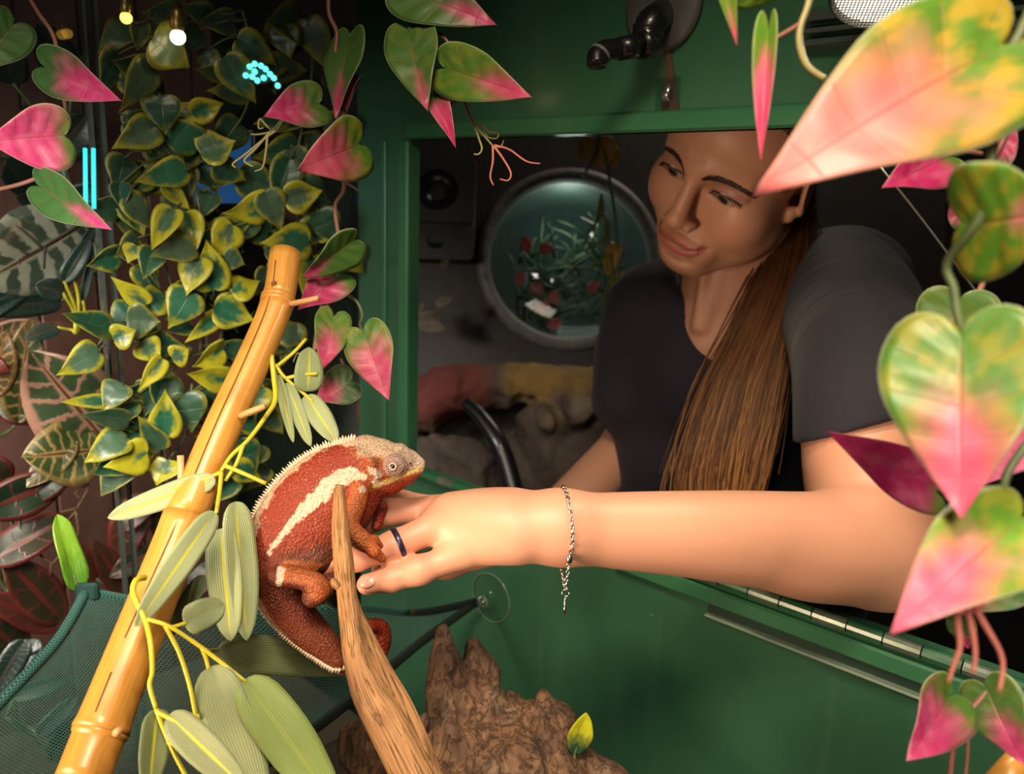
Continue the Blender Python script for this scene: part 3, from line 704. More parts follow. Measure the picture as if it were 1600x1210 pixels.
Cs.chain([Q(497, 922, .020), Q(512, 918, .014), Q(522, 902, .004), Q(532, 888, .006)], [12 * cm, 12 * cm, 10 * cm, 6 * cm], .003)
Cs.chain([Q(512, 918, .012), Q(524, 916, .003), Q(534, 912, .004)], [10 * cm, 8 * cm, 5 * cm], .002)
# far legs
Cs.chain([Q(572, 770, -.012), Q(590, 800, -.016), Q(584, 826, -.012)], [11 * cm, 10 * cm, 8 * cm], .003)
Cs.chain([Q(450, 880, -.012), Q(500, 872, -.020), Q(528, 886, -.012)], [12 * cm, 11 * cm, 8 * cm], .003)
for t in np.linspace(0, 1, 7):                                       # rib folds on the belly side and creases at the tail root
    Cs.chain([Q(470 + 70 * t, 868 - 42 * t, .018), Q(490 + 52 * t, 850 - 34 * t, .021)], [.0004, .0006], .0025, 's')
for t in np.linspace(0, 1, 8):
    Cs.chain([Q(405 + 38 * t, 905 + 52 * t, .012), Q(430 + 36 * t, 903 + 40 * t, .020), Q(462 + 26 * t, 905 + 34 * t, .014)], [.0003, .0005, .0004], .0022, 's')
cv, cf = Cs.skin(1); cn = vnormals(cv, cf)
cx, cy = proj(cv); xy = np.stack([cx, cy, 0 * cx], 1); front = sstep(-.25, .15, cn[:, 2])
nz = noise3(cv, .0035, 3); nz2 = noise3(cv, .0013, 5); nz3 = noise3(cv, .010, 8)
def L2(pts): return np.array([(a, b, 0) for a, b in pts], float)
def ink(c, col, w): w = np.clip(w, 0, 1)[:, None]; return c * (1 - w) + np.array(col) * w
c = np.tile(np.array([.34, .050, .014]), (len(cv), 1))
up = sstep(0, 60, pdist(xy, L2([(560, 800), (500, 870), (430, 905), (470, 960), (545, 1040)]))[0])
c = ink(c, (.50, .060, .016), up * .8 * (cy < 880)); c = ink(c, (.55, .15, .030), sstep(535, 590, cx) * (cy < 770) * .75)
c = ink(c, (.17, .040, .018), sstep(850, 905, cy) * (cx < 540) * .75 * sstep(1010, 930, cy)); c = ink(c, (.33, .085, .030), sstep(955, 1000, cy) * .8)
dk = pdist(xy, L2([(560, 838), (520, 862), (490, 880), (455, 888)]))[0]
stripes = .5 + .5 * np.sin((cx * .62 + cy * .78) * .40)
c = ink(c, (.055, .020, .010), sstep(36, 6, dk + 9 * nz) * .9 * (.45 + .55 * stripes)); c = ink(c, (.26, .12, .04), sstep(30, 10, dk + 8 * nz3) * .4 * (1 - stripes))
ds, fs_ = pdist(xy, L2([(418, 866), (440, 838), (470, 802), (478, 794), (498, 776), (512, 758), (532, 746), (552, 742), (568, 746)]))
wdt = np.interp(fs_, [0, .2, .38, .45, .62, .8, 1], [3, 6, 9, 13, 12, 14, 5]) + 3.5 * nz + 2.5 * nz2
white = sstep(1.5, -1.5, ds - wdt) * front; c = ink(c, (.72, .62, .46), white * .92)
dcr = pdist(xy, L2([(560, 690), (520, 691), (480, 711), (440, 746), (410, 790), (393, 840), (388, 885), (396, 925), (417, 965), (452, 1003), (492, 1037), (545, 1064)]))[0]
c = ink(c, (.62, .50, .36), sstep(9, 2, dcr + 5 * nz + 3 * nz2) * .85 * sstep(960, 860, cy)); c = ink(c, (.55, .35, .22), sstep(6, 1, dcr + 2 * nz) * .6)
hm = sstep(546, 566, cx + 6 * nz) * sstep(10, -6, (cy - (712 + (cx - 560) * .10)) + 5 * nz); c = ink(c, (.46, .36, .25), hm * .9); c = ink(c, (.30, .27, .13), hm * sstep(.1, .6, nz3) * .6)
sn = sstep(606, 622, cx) * sstep(6, -4, cy - (744 - (cx - 620) * .35)); c = ink(c, (.44, .31, .24), sn * .9); c = ink(c, (.60, .50, .42), sstep(640, 660, cx) * .6)
lipl = pdist(xy, L2([(586, 760), (610, 751), (637, 740), (658, 731)]))[0]; c = ink(c, (.60, .50, .16), sstep(5, 1.5, lipl) * .85)
chk = pdist(xy, L2([(580, 735), (590, 742), (588, 756)]))[0]; c = ink(c, (.62, .54, .44), sstep(9, 3, chk + 4 * nz + 3 * nz2) * .8)
thr = sstep(3, 10, cy - (761 - (cx - 590) * .42)) * (cx > 580) * (cx < 662); c = ink(c, (.42, .035, .012), thr * .9)
c = ink(c, (.50, .15, .02), sstep(12, 4, np.hypot(cx - 588, cy - 722) + 5 * nz) * .7)
ed = np.linalg.norm((cv - ey)[:, :2], axis=1); em = (cv[:, 2] > ey[2] + .0005) & (ed < .0086)
c = ink(c, (.36, .235, .215), em * .95); c = ink(c, (.24, .14, .12), em * (.5 + .5 * np.sin(ed * 3200)) * .30)
leg = np.maximum(sstep(22, 14, pdist(xy, L2([(566, 765), (550, 815), (578, 842), (603, 866)]))[0]) * (cv[:, 2] > -CD + .0125), sstep(22, 14, pdist(xy, L2([(452, 893), (503, 900), (497, 922), (520, 908)]))[0]) * (cv[:, 2] > -CD + .012))
c = ink(c, (.50, .125, .022), leg * .85); c = ink(c, (.30, .085, .028), leg * sstep(.0, .5, nz3) * .5)
c = ink(c, (.62, .52, .42), sstep(8, 3, np.hypot(cx - 566, cy - 765)) * .9 + sstep(7, 3, pdist(xy, L2([(440, 890), (436, 912)]))[0] + 3 * nz) * front)
mc = Mat('chameleon_hide'); co = mc.coord(); vd = mc.vor(co, 620); vc = mc.vor(co, 300); cc_ = mc.attr()
lite = mc.mix(0.55, cc_, (0.75, 0.50, 0.30, 1))
sc = mc.math('MULTIPLY', mc.step(0.34, 0.12, vd), mc.step(0.42, 0.62, mc.noise(co, 90, 2)))
k = mc.mix(mc.math('MULTIPLY', sc, 0.55), mc.mix(mc.step(0.35, 0.75, vd), cc_, mc.mix(0.35, cc_, (0.03, 0.01, 0.006, 1))), lite)
mc.p(col=k, rough=0.55, spec=0.35, normal=mc.bump(mc.math('SUBTRACT', 1.0, vd), 0.55, 0.0012))
cham = thing('chameleon', 'red and white chameleon with a pale head gripping the hand and stick', 'chameleon', P(520, 900, CD))
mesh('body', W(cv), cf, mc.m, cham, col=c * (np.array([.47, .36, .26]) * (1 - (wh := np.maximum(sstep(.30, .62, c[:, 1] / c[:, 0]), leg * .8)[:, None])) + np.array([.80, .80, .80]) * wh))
M_SPINE = plain('pale_spines', (0.62, 0.50, 0.36), 0.5)
cr = crv([(556, 684), (520, 687), (480, 706), (440, 741), (409, 786), (391, 838), (387, 884), (395, 926), (416, 966), (452, 1003), (492, 1036), (535, 1060)], 12)
d = np.r_[0, np.cumsum(np.linalg.norm(np.diff(cr, axis=0), axis=1))]; gs = []
ctr = L2([(552, 746), (488, 806), (432, 872), (440, 935), (496, 1004), (552, 1052)])[:, :2]
for s_ in np.arange(2, d[-1] - 4, 4.6):
    p = np.array([np.interp(s_, d, cr[:, 0]), np.interp(s_, d, cr[:, 1])]); p2 = np.array([np.interp(s_ + 2, d, cr[:, 0]), np.interp(s_ + 2, d, cr[:, 1])])
    t = (p2 - p) / np.linalg.norm(p2 - p); n = np.array([t[1], -t[0]]); n = n if n @ (p - ctr[np.argmin(((ctr - p) ** 2).sum(1))]) > 0 else -n
    ln = (8.0 if s_ < 330 else 5.0) * (.8 + .4 * rng.random()) * np.interp(s_, [0, 20, 330, d[-1]], [.7, 1, 1, .5])
    ln0 = np.linspace(-40, 25, 90); ins = Cs.at(np.array([Q(*(p + n * u)) for u in ln0])) < 0
    if ins.any(): p = p + n * (ln0[np.nonzero(ins)[0][-1]] + .5)
    for dz in (0.0, .0022, -.0022):
        b0 = p - n * (6 + abs(dz) * 900); gs.append(tube([Q(*b0, dz), Q(*(b0 + n * (6 + ln * (1 if dz == 0 else .55)) * .6), dz), Q(*(b0 + n * (6 + ln * (1 if dz == 0 else .4))), dz * .9)], [.0014, .0011, .0002], 5))
g = cat(*gs); tag(mesh('crest_spines', W(g[0]), g[1], M_SPINE, cham), kind='stuff')
ec = ey + np.array([-.0012, -.0002, .0074]); g = ball(ec, (.0019, .0019, .0016), 14, 8); ceb = mesh('eyeball', W(g[0]), g[1], plain('black_pupil', (0.006, 0.005, 0.004), 0.06, coat=1.0), cham)
g = lathe([(.0021 + .0005 * math.cos(a), .0005 * math.sin(a)) for a in np.linspace(0, 6.28, 8, endpoint=False)], ec + np.array([0, 0, .0006]), (0, 0, 1), 20, True)
mesh('eyelid_ring', W(g[0]), g[1], plain('pale_eyelid', (0.55, 0.42, 0.34), 0.5), ceb)
gs = []
for (a, b, z), (u, w) in (((604, 868, .015), (3, 4)), ((600, 870, .014), (-1, 5)), ((607, 864, .013), (5, 2)), ((599, 850, .011), (3, 3)), ((534, 887, .008), (3, -2)), ((536, 912, .006), (3, 1))):
    gs.append(tube([Q(a - u, b - w, z), Q(a, b, z), Q(a + u, b + w, z - .001)], [.0013, .0010, .0002], 6))
g = cat(*gs); mesh('claws', W(g[0]), g[1], plain('horn', (0.30, 0.17, 0.11), 0.4), cham)
# ------------------------------------------------------------------ bamboo pole
def wood(name, a, b, c, scale, stretch, rough=0.5, bump=0.4, dist=0.002, coat=0.0, cracks=0.0):
    """grain runs along the UV v direction"""
    m = Mat(name); uv = m.n('ShaderNodeTexCoord').outputs['UV']; v = m.n('ShaderNodeMapping', Vector=uv, Scale=(scale, stretch, 1)).outputs[0]
    g = m.noise(v, 1.0, 6, 0.62, 0.35); g2 = m.noise(m.coord(), 40, 3); col = m.mix(m.step(0.3, 0.7, g), a, b); col = m.mix(m.math('MULTIPLY', m.step(0.5, 0.75, g2), 0.7), col, c)
    h = g
    if cracks:
        cr = m.n('ShaderNodeTexNoise', Vector=m.n('ShaderNodeMapping', Vector=uv, Scale=(scale * .8, stretch * .5, 1)).outputs[0], Scale=1.0, Detail=4, Distortion=1.2).outputs[0]
        ck = m.step(0.035, 0.0, m.math('ABSOLUTE', m.math('SUBTRACT', cr, 0.5))); col = m.mix(m.math('MULTIPLY', ck, cracks), col, tuple(q * .18 for q in a)); h = m.math('SUBTRACT', g, m.math('MULTIPLY', ck, 0.6))
    m.p(col=col, rough=rough, coat=coat, coatr=0.2, normal=m.bump(h, bump, dist)); return m.m
def sweep_uv(n, seg, L=1.0):
    u = np.tile(np.linspace(0, 1, seg, endpoint=False), n); v = np.repeat(np.linspace(0, L, n), seg); u = np.abs(u * 2 - 1); return np.stack([u, v], 1)
M_BAM = wood('honey_bamboo', (0.50, 0.215, 0.034), (0.61, 0.30, 0.058), (0.41, 0.155, 0.022), 26, 1.2, 0.36, 0.14, 0.0006, 0.2)
M_BAMD = plain('bamboo_crack', (0.16, 0.055, 0.012), 0.7); M_TWIG = plain('peeled_twig', (0.58, 0.30, 0.12), 0.5)
bam_top, bam_bot = V(446, 398, .64), V(118, 1240, .46)
bl = [(446, 396, .640, 24), (434, 470, .622, 24.5), (398, 560, .60, 26.5), (352, 660, .575, 28.5), (306, 770, .552, 31), (262, 880, .53, 33), (218, 990, .507, 35.5), (178, 1090, .487, 37.5), (158, 1142, .478, 39.5), (128, 1220, .462, 41)]
bc = catmull([[*V(a, b, d_), r * d_ / FPX] for a, b, d_, r in bl], 6)
bam = thing('bamboo_pole', 'leaning honey-coloured bamboo pole with split and knots', 'pole', W(bc[-1, :3]))
lm = lambda px, py: int(np.argmin(np.hypot(*(np.array(proj(bc[:, :3])).T - np.array([px, py])).T)))
cuts = [0, lm(437, 468), lm(286, 815), lm(160, 1140), len(bc) - 1]
for i in range(4):
    p = bc[cuts[i]:cuts[i + 1] + 1]; n = len(p); t = np.linspace(0, 1, n)
    r = p[:, 3] * (1 + .05 * np.exp(-(t / .06) ** 2) * (i > 0) + .06 * np.exp(-((1 - t) / .05) ** 2) * (i < 3)) * (1.06 if i == 2 else 1.0)
    g = tube(p[:, :3], r, 28, ref=(0, 0, 1)); mesh('culm_segment', W(g[0]), g[1], M_BAM, bam, uv=sweep_uv(n, 28, n / 9.0))
for i in (1, 3):
    p = bc[cuts[i]]; ax = nrm(bc[cuts[i] + 1, :3] - bc[cuts[i] - 1, :3]); r = p[3]
    g = lathe([(r * 1.00, -.004), (r * 1.09, -.0022), (r * 1.10, -.0008), (r * 1.03, 0), (r * 1.09, .0010), (r * 1.07, .0026), (r * 1.0, .0042)], p[:3], ax, 32); mesh('node_ring', W(g[0]), g[1], M_BAM, bam, uv=np.zeros((len(g[0]), 2)))
def on_bam(k, ang, out=1.0):                           # a point on the pole's skin; ang 0 faces the viewer
    t, a, b = frames(bc[:, :3], (0, 0, 1)); return bc[k, :3] + (a[k] * math.cos(ang) + b[k] * math.sin(ang)) * bc[k, 3] * out
for k0, k1, a0, a1 in ((2, 24, .25, .05), (27, 38, -.05, .15), (40, 46, .1, .1)):
    g = tube([on_bam(k, a0 + (a1 - a0) * (k - k0) / (k1 - k0), 1.0 if k < 27 else 1.05) for k in range(k0, k1)], .00055, 5); mesh('crack', W(g[0]), g[1], M_BAMD, bam)
g = ball(on_bam(lm(432, 462), .15), (.0022, .0022, .0016), 10, 6); mesh('knot_hole', W(g[0]), g[1], M_BAMD, bam)
for q in ([(282, 712, .548), (283, 760, .549), (284, 796, .548)], [(450, 476, .617), (480, 470, .612), (497, 466, .606)], [(375, 650, .568), (395, 642, .566), (414, 635, .563)], [(181, 1146, .456), (186, 1141, .452)]):
    g = tube([V(*x) for x in q], [.0022] * (len(q) - 1) + [.0020], 8); mesh('twig_stub', W(g[0]), g[1], M_TWIG, bam)
b2 = tag(mesh('bamboo_tip', *(lambda g: (W(g[0]), g[1]))(tube([V(1562, 1228, .42), V(1590, 1196, .43), V(1640, 1142, .45)], .0075, 16)), M_BAM, origin=P(1600, 1200, .43)), 'yellow bamboo end poking in at the lower right corner', 'pole')
mesh('node_ring', *(lambda g: (W(g[0]), g[1]))(lathe([(.0075, -.002), (.0083, 0), (.0075, .002)], V(1600, 1185, .434), V(1640, 1142, .45) - V(1590, 1196, .43), 16)), M_BAM, b2)
# ------------------------------------------------------------------ split branch in front of the animal
M_STICK = wood('bare_branch_wood', (0.27, 0.125, 0.042), (0.46, 0.24, 0.090), (0.20, 0.08, 0.028), 16, 1.1, 0.6, 0.8, 0.0022, 0, 0.75)
def ridged(pts, seg, seed, amp, per=10, flat=.6):
    c = catmull([[*V(a, b, d_), r * d_ / FPX] for a, b, d_, r in pts], per); n = len(c); rs = np.random.default_rng(seed)
    prof = 1 + amp * sum(rs.normal() * np.cos(np.arange(seg)[None] * 2 * np.pi / seg * k + rs.uniform(0, 6) + .35 * np.sin(np.linspace(0, 4, n))[:, None] * rs.normal()) / (1 + .12 * k) for k in (3, 5, 7, 9, 12))
    return tube(c[:, :3], c[:, 3], seg, ref=(0, 0, 1), flat=flat, prof=lambda i, th: prof[i, int(round(th / (2 * np.pi) * seg)) % seg]), sweep_uv(n, seg, n / 14.0)
sd = .532
(g, u) = ridged([(531, 758, sd, 7), (530, 775, sd, 9.5), (532, 830, sd, 13.5), (537, 880, sd, 16), (541, 920, sd, 15.5), (548, 975, sd, 17.5), (556, 1030, .528, 20), (577, 1085, .522, 28), (608, 1140, .515, 33), (645, 1215, .505, 33), (670, 1260, .50, 34)], 40, 4, .045)
branch = thing('branch', 'pale split branch standing upright in front of the chameleon', 'branch', P(650, 1215, .505))
mesh('stem', W(g[0]), g[1], M_STICK, branch, uv=u)
(g, u) = ridged([(552, 925, .541, 4), (560, 960, .541, 8), (574, 1000, .538, 13), (594, 1050, .534, 19), (620, 1110, .526, 27), (650, 1180, .515, 28), (672, 1240, .505, 26)], 32, 9, .05)
mesh('fork', W(g[0]), g[1], M_STICK, branch, uv=u)
(g, u) = ridged([(520, 905, .522, 4), (523, 912, .520, 6.5), (529, 919, .520, 5)], 14, 2, .06, 4); mesh('knot', W(g[0]), g[1], M_STICK, branch, uv=u)
# ------------------------------------------------------------------ driftwood stump
Dw = Solid(V(500, 1300, .76), V(1050, 960, .76) + np.array([.02, .02, .17]), .0021)
dd = .69
def K(a, b, z=0): return V(a, b, dd) + np.array([0, 0, z])
e = dd / FPX
Dw.chain([K(690, 994, -.01), K(694, 1030, -.005), K(700, 1085, .0), K(712, 1180, .01), K(700, 1290, .03)], [13 * e, 22 * e, 36 * e, 60 * e, 95 * e], .006)
Dw.chain([K(738, 1022, -.02), K(748, 1060, -.015), K(762, 1120, 0), K(790, 1200, .02)], [18 * e, 25 * e, 40 * e, 70 * e], .008)
Dw.chain([K(800, 1108, -.01), K(810, 1180, .015), K(820, 1280, .03)], [18 * e, 60 * e, 90 * e], .012)
Dw.chain([K(846, 1096, .0), K(862, 1140, .012), K(880, 1210, .03)], [16 * e, 28 * e, 45 * e], .006)
Dw.chain([K(786, 1126, -.005), K(826, 1124, .0), K(858, 1130, .006)], [34 * e, 30 * e, 30 * e], .006).chain([K(870, 1130, .004), K(900, 1190, .012)], [28 * e, 34 * e], .006)
Dw.chain([K(890, 1180, .0), K(945, 1206, .02), K(1000, 1250, .03)], [24 * e, 30 * e, 35 * e], .008)
Dw.chain([K(640, 1128, .02), K(600, 1150, .01), K(550, 1160, -.01)], [26 * e, 34 * e, 24 * e], .006).chain([K(640, 1140, .02), K(655, 1200, .035), K(660, 1290, .05)], [34 * e, 50 * e, 70 * e], .006)
Dw.cap(K(545, 1185, -.01), K(640, 1215, .02), 26 * e, 50 * e, .008)
Dw.chain([K(668, 1104, .03), K(650, 1112, .035), K(636, 1112, .035)], [10 * e, 12 * e, 9 * e], .004)
for q, r in (([(706, 1000), (708, 1050), (722, 1100), (724, 1150)], 5), ([(664, 1110), (668, 1160), (660, 1210)], 6), ([(742, 1046), (752, 1062), (764, 1060)], 4), ([(690, 1060), (686, 1110), (698, 1150)], 5), ([(780, 1110), (790, 1160)], 5)):
    L = [K(a, b, .0) for a, b in q]
    L = [p + np.array([0, 0, 1]) * (np.linspace(.12, -.04, 200)[np.argmax(Dw.at(p + np.linspace(.12, -.04, 200)[:, None] * np.array([0, 0, 1.0])) < 0)]) for p in L]; Dw.chain(L, [r * e] * len(L), .006, 's')
p = K(829, 1197, .05); Dw.ell(p, (.0045, .003, .02), .002, 's')
X_, Y_, Z_ = np.meshgrid(*[Dw.lo[i] + Dw.h * np.arange(Dw.n[i]) for i in range(3)], indexing='ij')
near = np.abs(Dw.F) < .012; pp = np.stack([X_[near], Y_[near], Z_[near]], 1)
q = pp * (1, .30, 1); wx = noise3(pp, .03, 4) * .012
Dw.F[near] += (.0048 * np.abs(noise3(q + wx[:, None], .010, 2)) - .0014 * np.abs(noise3(q + wx[:, None], .0045, 7)) - .0035 * noise3(pp, .028, 5)).astype(np.float32)
dv, df = Dw.skin(1, True); dn = vnormals(dv, df)
q = dv * (1, .28, 1); wx = noise3(dv, .03, 4)[:, None] * .012
r1 = np.abs(noise3(q + wx, .010, 2)); r2 = np.abs(noise3(q + wx, .0045, 7))
dc = np.tile(np.array([.17, .078, .038]), (len(dv), 1)); dc = ink(dc, (.29, .15, .075), sstep(.15, .6, r1) * .8); dc = ink(dc, (.31, .22, .155), sstep(.2, .7, noise3(dv, .018, 9)) * .5)
dc = ink(dc, (.020, .008, .004), sstep(.13, .0, r1) * .75); dc = ink(dc, (.022, .009, .005), sstep(.12, .0, r2) * .8); dc = ink(dc, (.028, .012, .006), sstep(.2, .75, noise3(dv, .022, 6)) * .6)  # occlusion-like crevice shade painted into the wood colour, along with dark cracks
md = Mat('driftwood'); co = md.coord('Object', (1, 1, .35)); a_ = md.noise(co, 160, 5, .65, .4); cc_ = md.attr(); ck = md.math('ABSOLUTE', md.math('SUBTRACT', md.noise(co, 75, 6, .7, .6), .5)); ck = md.step(0.035, 0.0, ck)
md.p(col=md.mix(md.math('MULTIPLY', ck, .45), md.mix(a_, md.mix(.66, cc_, (.008, .004, .002, 1)), md.mix(.18, cc_, (.55, .32, .18, 1))), (.012, .006, .003)), rough=.75, normal=md.bump(md.math('SUBTRACT', a_, md.math('MULTIPLY', ck, .5)), .7, .003))
stump = tag(mesh('driftwood', W(dv), df, md.m, origin=W(K(760, 1290)), col=dc), 'gnarled dark brown driftwood stump standing against the green wall', 'driftwood')
# ------------------------------------------------------------------ mesh net with piped edges, ring and suction cup
NA, NB, NC = V(134, 925, .66), onY(742, 943, YW), V(150, 1520, .42)
NB = (np.linalg.inv(R) @ (onY(744, 941, YW - .020) - CAM)); NM = V(415, 1204, .62)
M_NET = plain('green_net_thread', (0.050, 0.130, 0.105), 0.55, var=0.3); 
mp = Mat('woven_green_webbing'); uvn = mp.n('ShaderNodeTexCoord').outputs['UV']; ch = mp.n('ShaderNodeTexChecker', Vector=mp.n('ShaderNodeMapping', Vector=uvn, Scale=(10, 120, 1)).outputs[0], Scale=1.0).outputs['Fac']
mp.p(col=mp.mix(ch, (.010, .045, .038, 1), (.055, .17, .14, 1)), rough=.55, normal=mp.bump(ch, .5, .0008)); M_WEB = mp.m
net = thing('mesh_net', 'green mesh climbing net hung across the lower left corner', 'net', W((NA + NB + NC) / 3))
eT = catmull([NA, V(235, 942, .685), V(400, 955, .735), V(560, 950, .80), V(655, 958, .86), NB], 6)
eL = catmull([NA, V(90, 1000, .62), V(0, 1098, .56), V(-160, 1270, .50)], 6)
eR = catmull([NB, V(655, 1006, .85), V(560, 1086, .76), V(480, 1148, .69), V(395, 1210, .62), V(250, 1330, .54), V(-160, 1600, .45)], 6)
def ev(L, t): t = np.clip(t, 0, 1) * (len(L) - 1); i = np.minimum(t.astype(int), len(L) - 2); w = (t - i)[:, None]; return L[i] * (1 - w) + L[i + 1] * w
tt = np.linspace(0, 1, 60); low = catmull([V(-160, 1270, .50), V(-160, 1600, .45)], 8)
def coons(u, v):                                       # u along the top edge, v downwards
    top = ev(eT, u); bot = ev(low, u) if False else ev(low, u); lf = ev(eL, v); rt = ev(eR, v); u = u[:, None]; v = v[:, None]
    sag = np.array([0, -1.0, -.3]) * (.012 * np.sin(np.pi * u) * np.sin(np.pi * v))
    return (1 - v) * top + v * bot + (1 - u) * lf + u * rt - ((1 - u) * (1 - v) * eT[0] + u * (1 - v) * eT[-1] + (1 - u) * v * low[0] + u * v * low[-1]) + sag
vs = []; fs = []; n = 0
def thread(P_, w):
    global n
    t = np.gradient(P_, axis=0); s_ = np.cross(t, P_ * -1.0); s_ /= np.linalg.norm(s_, axis=1)[:, None] + 1e-9; k = np.cross(s_, t); k /= np.linalg.norm(k, axis=1)[:, None] + 1e-9
    for o in (s_ * w, k * w * .8, -s_ * w): vs.append(P_ + o)
    m = len(P_)
    for a in range(3):
        b = (a + 1) % 3
        for i in range(m - 1): fs.append((n + a * m + i, n + b * m + i, n + b * m + i + 1, n + a * m + i + 1))
    n += 3 * m
for a in np.linspace(0, 1, 104): thread(coons(np.full(26, a), np.linspace(0, 1, 26)), np.interp(n % 7, [0, 7], [.00029, .00031]))
for a in np.linspace(0, 1, 112): thread(coons(np.linspace(0, 1, 26), np.full(26, a)), np.interp(n % 7, [0, 7], [.00029, .00031]))
tag(mesh('netting', W(np.vstack(vs)), fs, M_NET, net, smooth=False), kind='stuff')
def web(L, r, flat, name, mat=M_WEB):
    g = tube(L, r, 10, ref=(0, 0, 1), flat=flat); mesh(name, W(g[0]), g[1], mat, net, uv=sweep_uv(len(L), 10, 1.0))
M_BLACKWEB = plain('black_webbing', (0.008, 0.014, 0.012), 0.6)
web(eT[:24], .0042, .35, 'edge_band'); web(eT[23:], .0048, .35, 'edge_band', M_BLACKWEB); web(eL, .0040, 1.0, 'edge_piping'); web(eR, .0050, .35, 'edge_band', M_BLACKWEB)
g = box(NA - np.array([.008, .007, .003]), NA + np.array([.010, .007, .003]), .002); mesh('corner_loop', W(g[0]), g[1], M_WEB, net, uv=np.zeros((24, 2)), smooth=False)
g = tube([NB + np.array([-.012, -.006, .002]), NB + np.array([.0, .0, .002])], .0058, 10, ref=(0, 0, 1), flat=.45); mesh('corner_tab', W(g[0]), g[1], M_BLACKWEB, net)
rgc = NB + np.array([.006, .003, .002])
for dz in (0, .0016):
    g = lathe([(.0065 + .0006 * math.cos(a), .0006 * math.sin(a)) for a in np.linspace(0, 6.28, 8, endpoint=False)], rgc + np.array([0, 0, dz]), (.6, -.5, .6), 24, True); rg = tag(mesh('split_ring', W(g[0]), g[1], plain('steel_ring', (.5, .48, .42), .2, 1.0), net), None)
M_CUP = glass('clear_rubber', (.975, .985, .975), .5, .06)
sc0 = onY(768, 934, YW)
g = lathe([(0, -.001), (.0285, -.0005), (.0292, -.0010), (.0285, -.0018), (.016, -.0030), (.0050, -.006), (.0045, -.012), (.0062, -.014), (.005, -.016), (0, -.016)], sc0, (0, 1, 0), 40)
cup = tag(mesh('suction_cup', *g, M_CUP, origin=sc0), 'clear suction cup stuck on the green wall holding the net ring', 'suction cup')
g = lathe([(.0288 + .0007 * math.cos(a), -.0012 + .0007 * math.sin(a)) for a in np.linspace(0, 6.28, 8, endpoint=False)], sc0, (0, 1, 0), 48, True)
mesh('rim', *g, plain('pale_clear_edge', (.16, .24, .19), .2, coat=.5), cup)
g = lathe([(.0062 + .0006 * math.cos(a), -.014 + .0006 * math.sin(a)) for a in np.linspace(0, 6.28, 8, endpoint=False)], sc0, (0, 1, 0), 24, True)
mesh('knob_edge', *g, plain('pale_knob_edge', (.22, .28, .23), .2, coat=.5), cup)
# ------------------------------------------------------------------ leaves
OUT = {'heart': [(0, 0), (.08, -.09), (.25, -.13), (.42, -.04), (.50, .15), (.455, .40), (.30, .64), (.115, .86), (0, 1)],
       'ivy': [(0, 0), (.17, -.05), (.38, .0), (.50, .17), (.46, .40), (.27, .66), (.08, .88), (0, 1)],
       'lance': [(0, 0), (.22, .02), (.44, .12), (.5, .32), (.48, .58), (.34, .84), (.14, .96), (0, 1)],
       'ovate': [(0, 0), (.15, .02), (.38, .15), (.5, .38), (.46, .6), (.30, .82), (.10, .96), (0, 1)]}
def leaf_mesh(name, kind, mat, nv=16, nu=4, curl=.15, fold=.15, wave=.02, quilt=.012, nvein=6, thick=.008, seed=0, twist=0.0):
    o = catmull(np.array(OUT[kind]), 12); d = np.r_[0, np.cumsum(np.linalg.norm(np.diff(o, axis=0), axis=1))]; d /= d[-1]
    s = np.linspace(0, 1, nv + 1); ox = np.interp(s, d, o[:, 0]); oy = np.interp(s, d, o[:, 1]); my = s ** 1.25 if kind in ('heart', 'ivy') else s ** 1.02
    rs = np.random.default_rng(seed); ph = rs.uniform(0, 6.3, 4); V_ = []; UV = []
    for j in range(-nu, nu + 1):
        a = abs(j) / nu; x = np.sign(j) * ox * a; y = my * (1 - a) + oy * a
        z = fold * np.abs(x) - curl * y ** 2 + wave * np.sin(9 * y + ph[0] + np.sign(j)) * a + quilt * (np.cos(2 * np.pi * nvein * s) * -1) * a * (1 - a) * 4 * np.sin(np.pi * s) - .10 * x * x
        z = z + twist * x * y
        V_.append(np.stack([x, y, z], 1)); UV.append(np.stack([np.full(nv + 1, j / nu * .5 + .5), s], 1))
    A_ = np.array(V_); m = (2 * nu + 1) * (nv + 1); w = nv + 1
    v = A_.reshape(-1, 3); uv = np.array(UV).reshape(-1, 2); fs = []
    for j in range(2 * nu):
        for i in range(nv): a = j * w + i; fs.append((a, a + w, a + w + 1, a + 1))
    back = v - np.array([0, 0, thick]); f2 = [tuple(q + m for q in f[::-1]) for f in fs]
    rim = []
    for i in range(nv):
        rim.append((i, i + 1, m + i + 1, m + i)); b = 2 * nu * w + i; rim.append((b + 1, b, m + b, m + b + 1))
    me = bpy.data.meshes.new(name); me.from_pydata(np.vstack([v, back]).tolist(), [], fs + f2 + rim); me.shade_smooth()
    l = me.uv_layers.new(name='UVMap'); vi = np.zeros(len(me.loops), np.int32); me.loops.foreach_get('vertex_index', vi)
    l.data.foreach_set('uv', np.vstack([uv, uv]).astype(np.float32)[vi].ravel()); me.materials.append(mat); return me
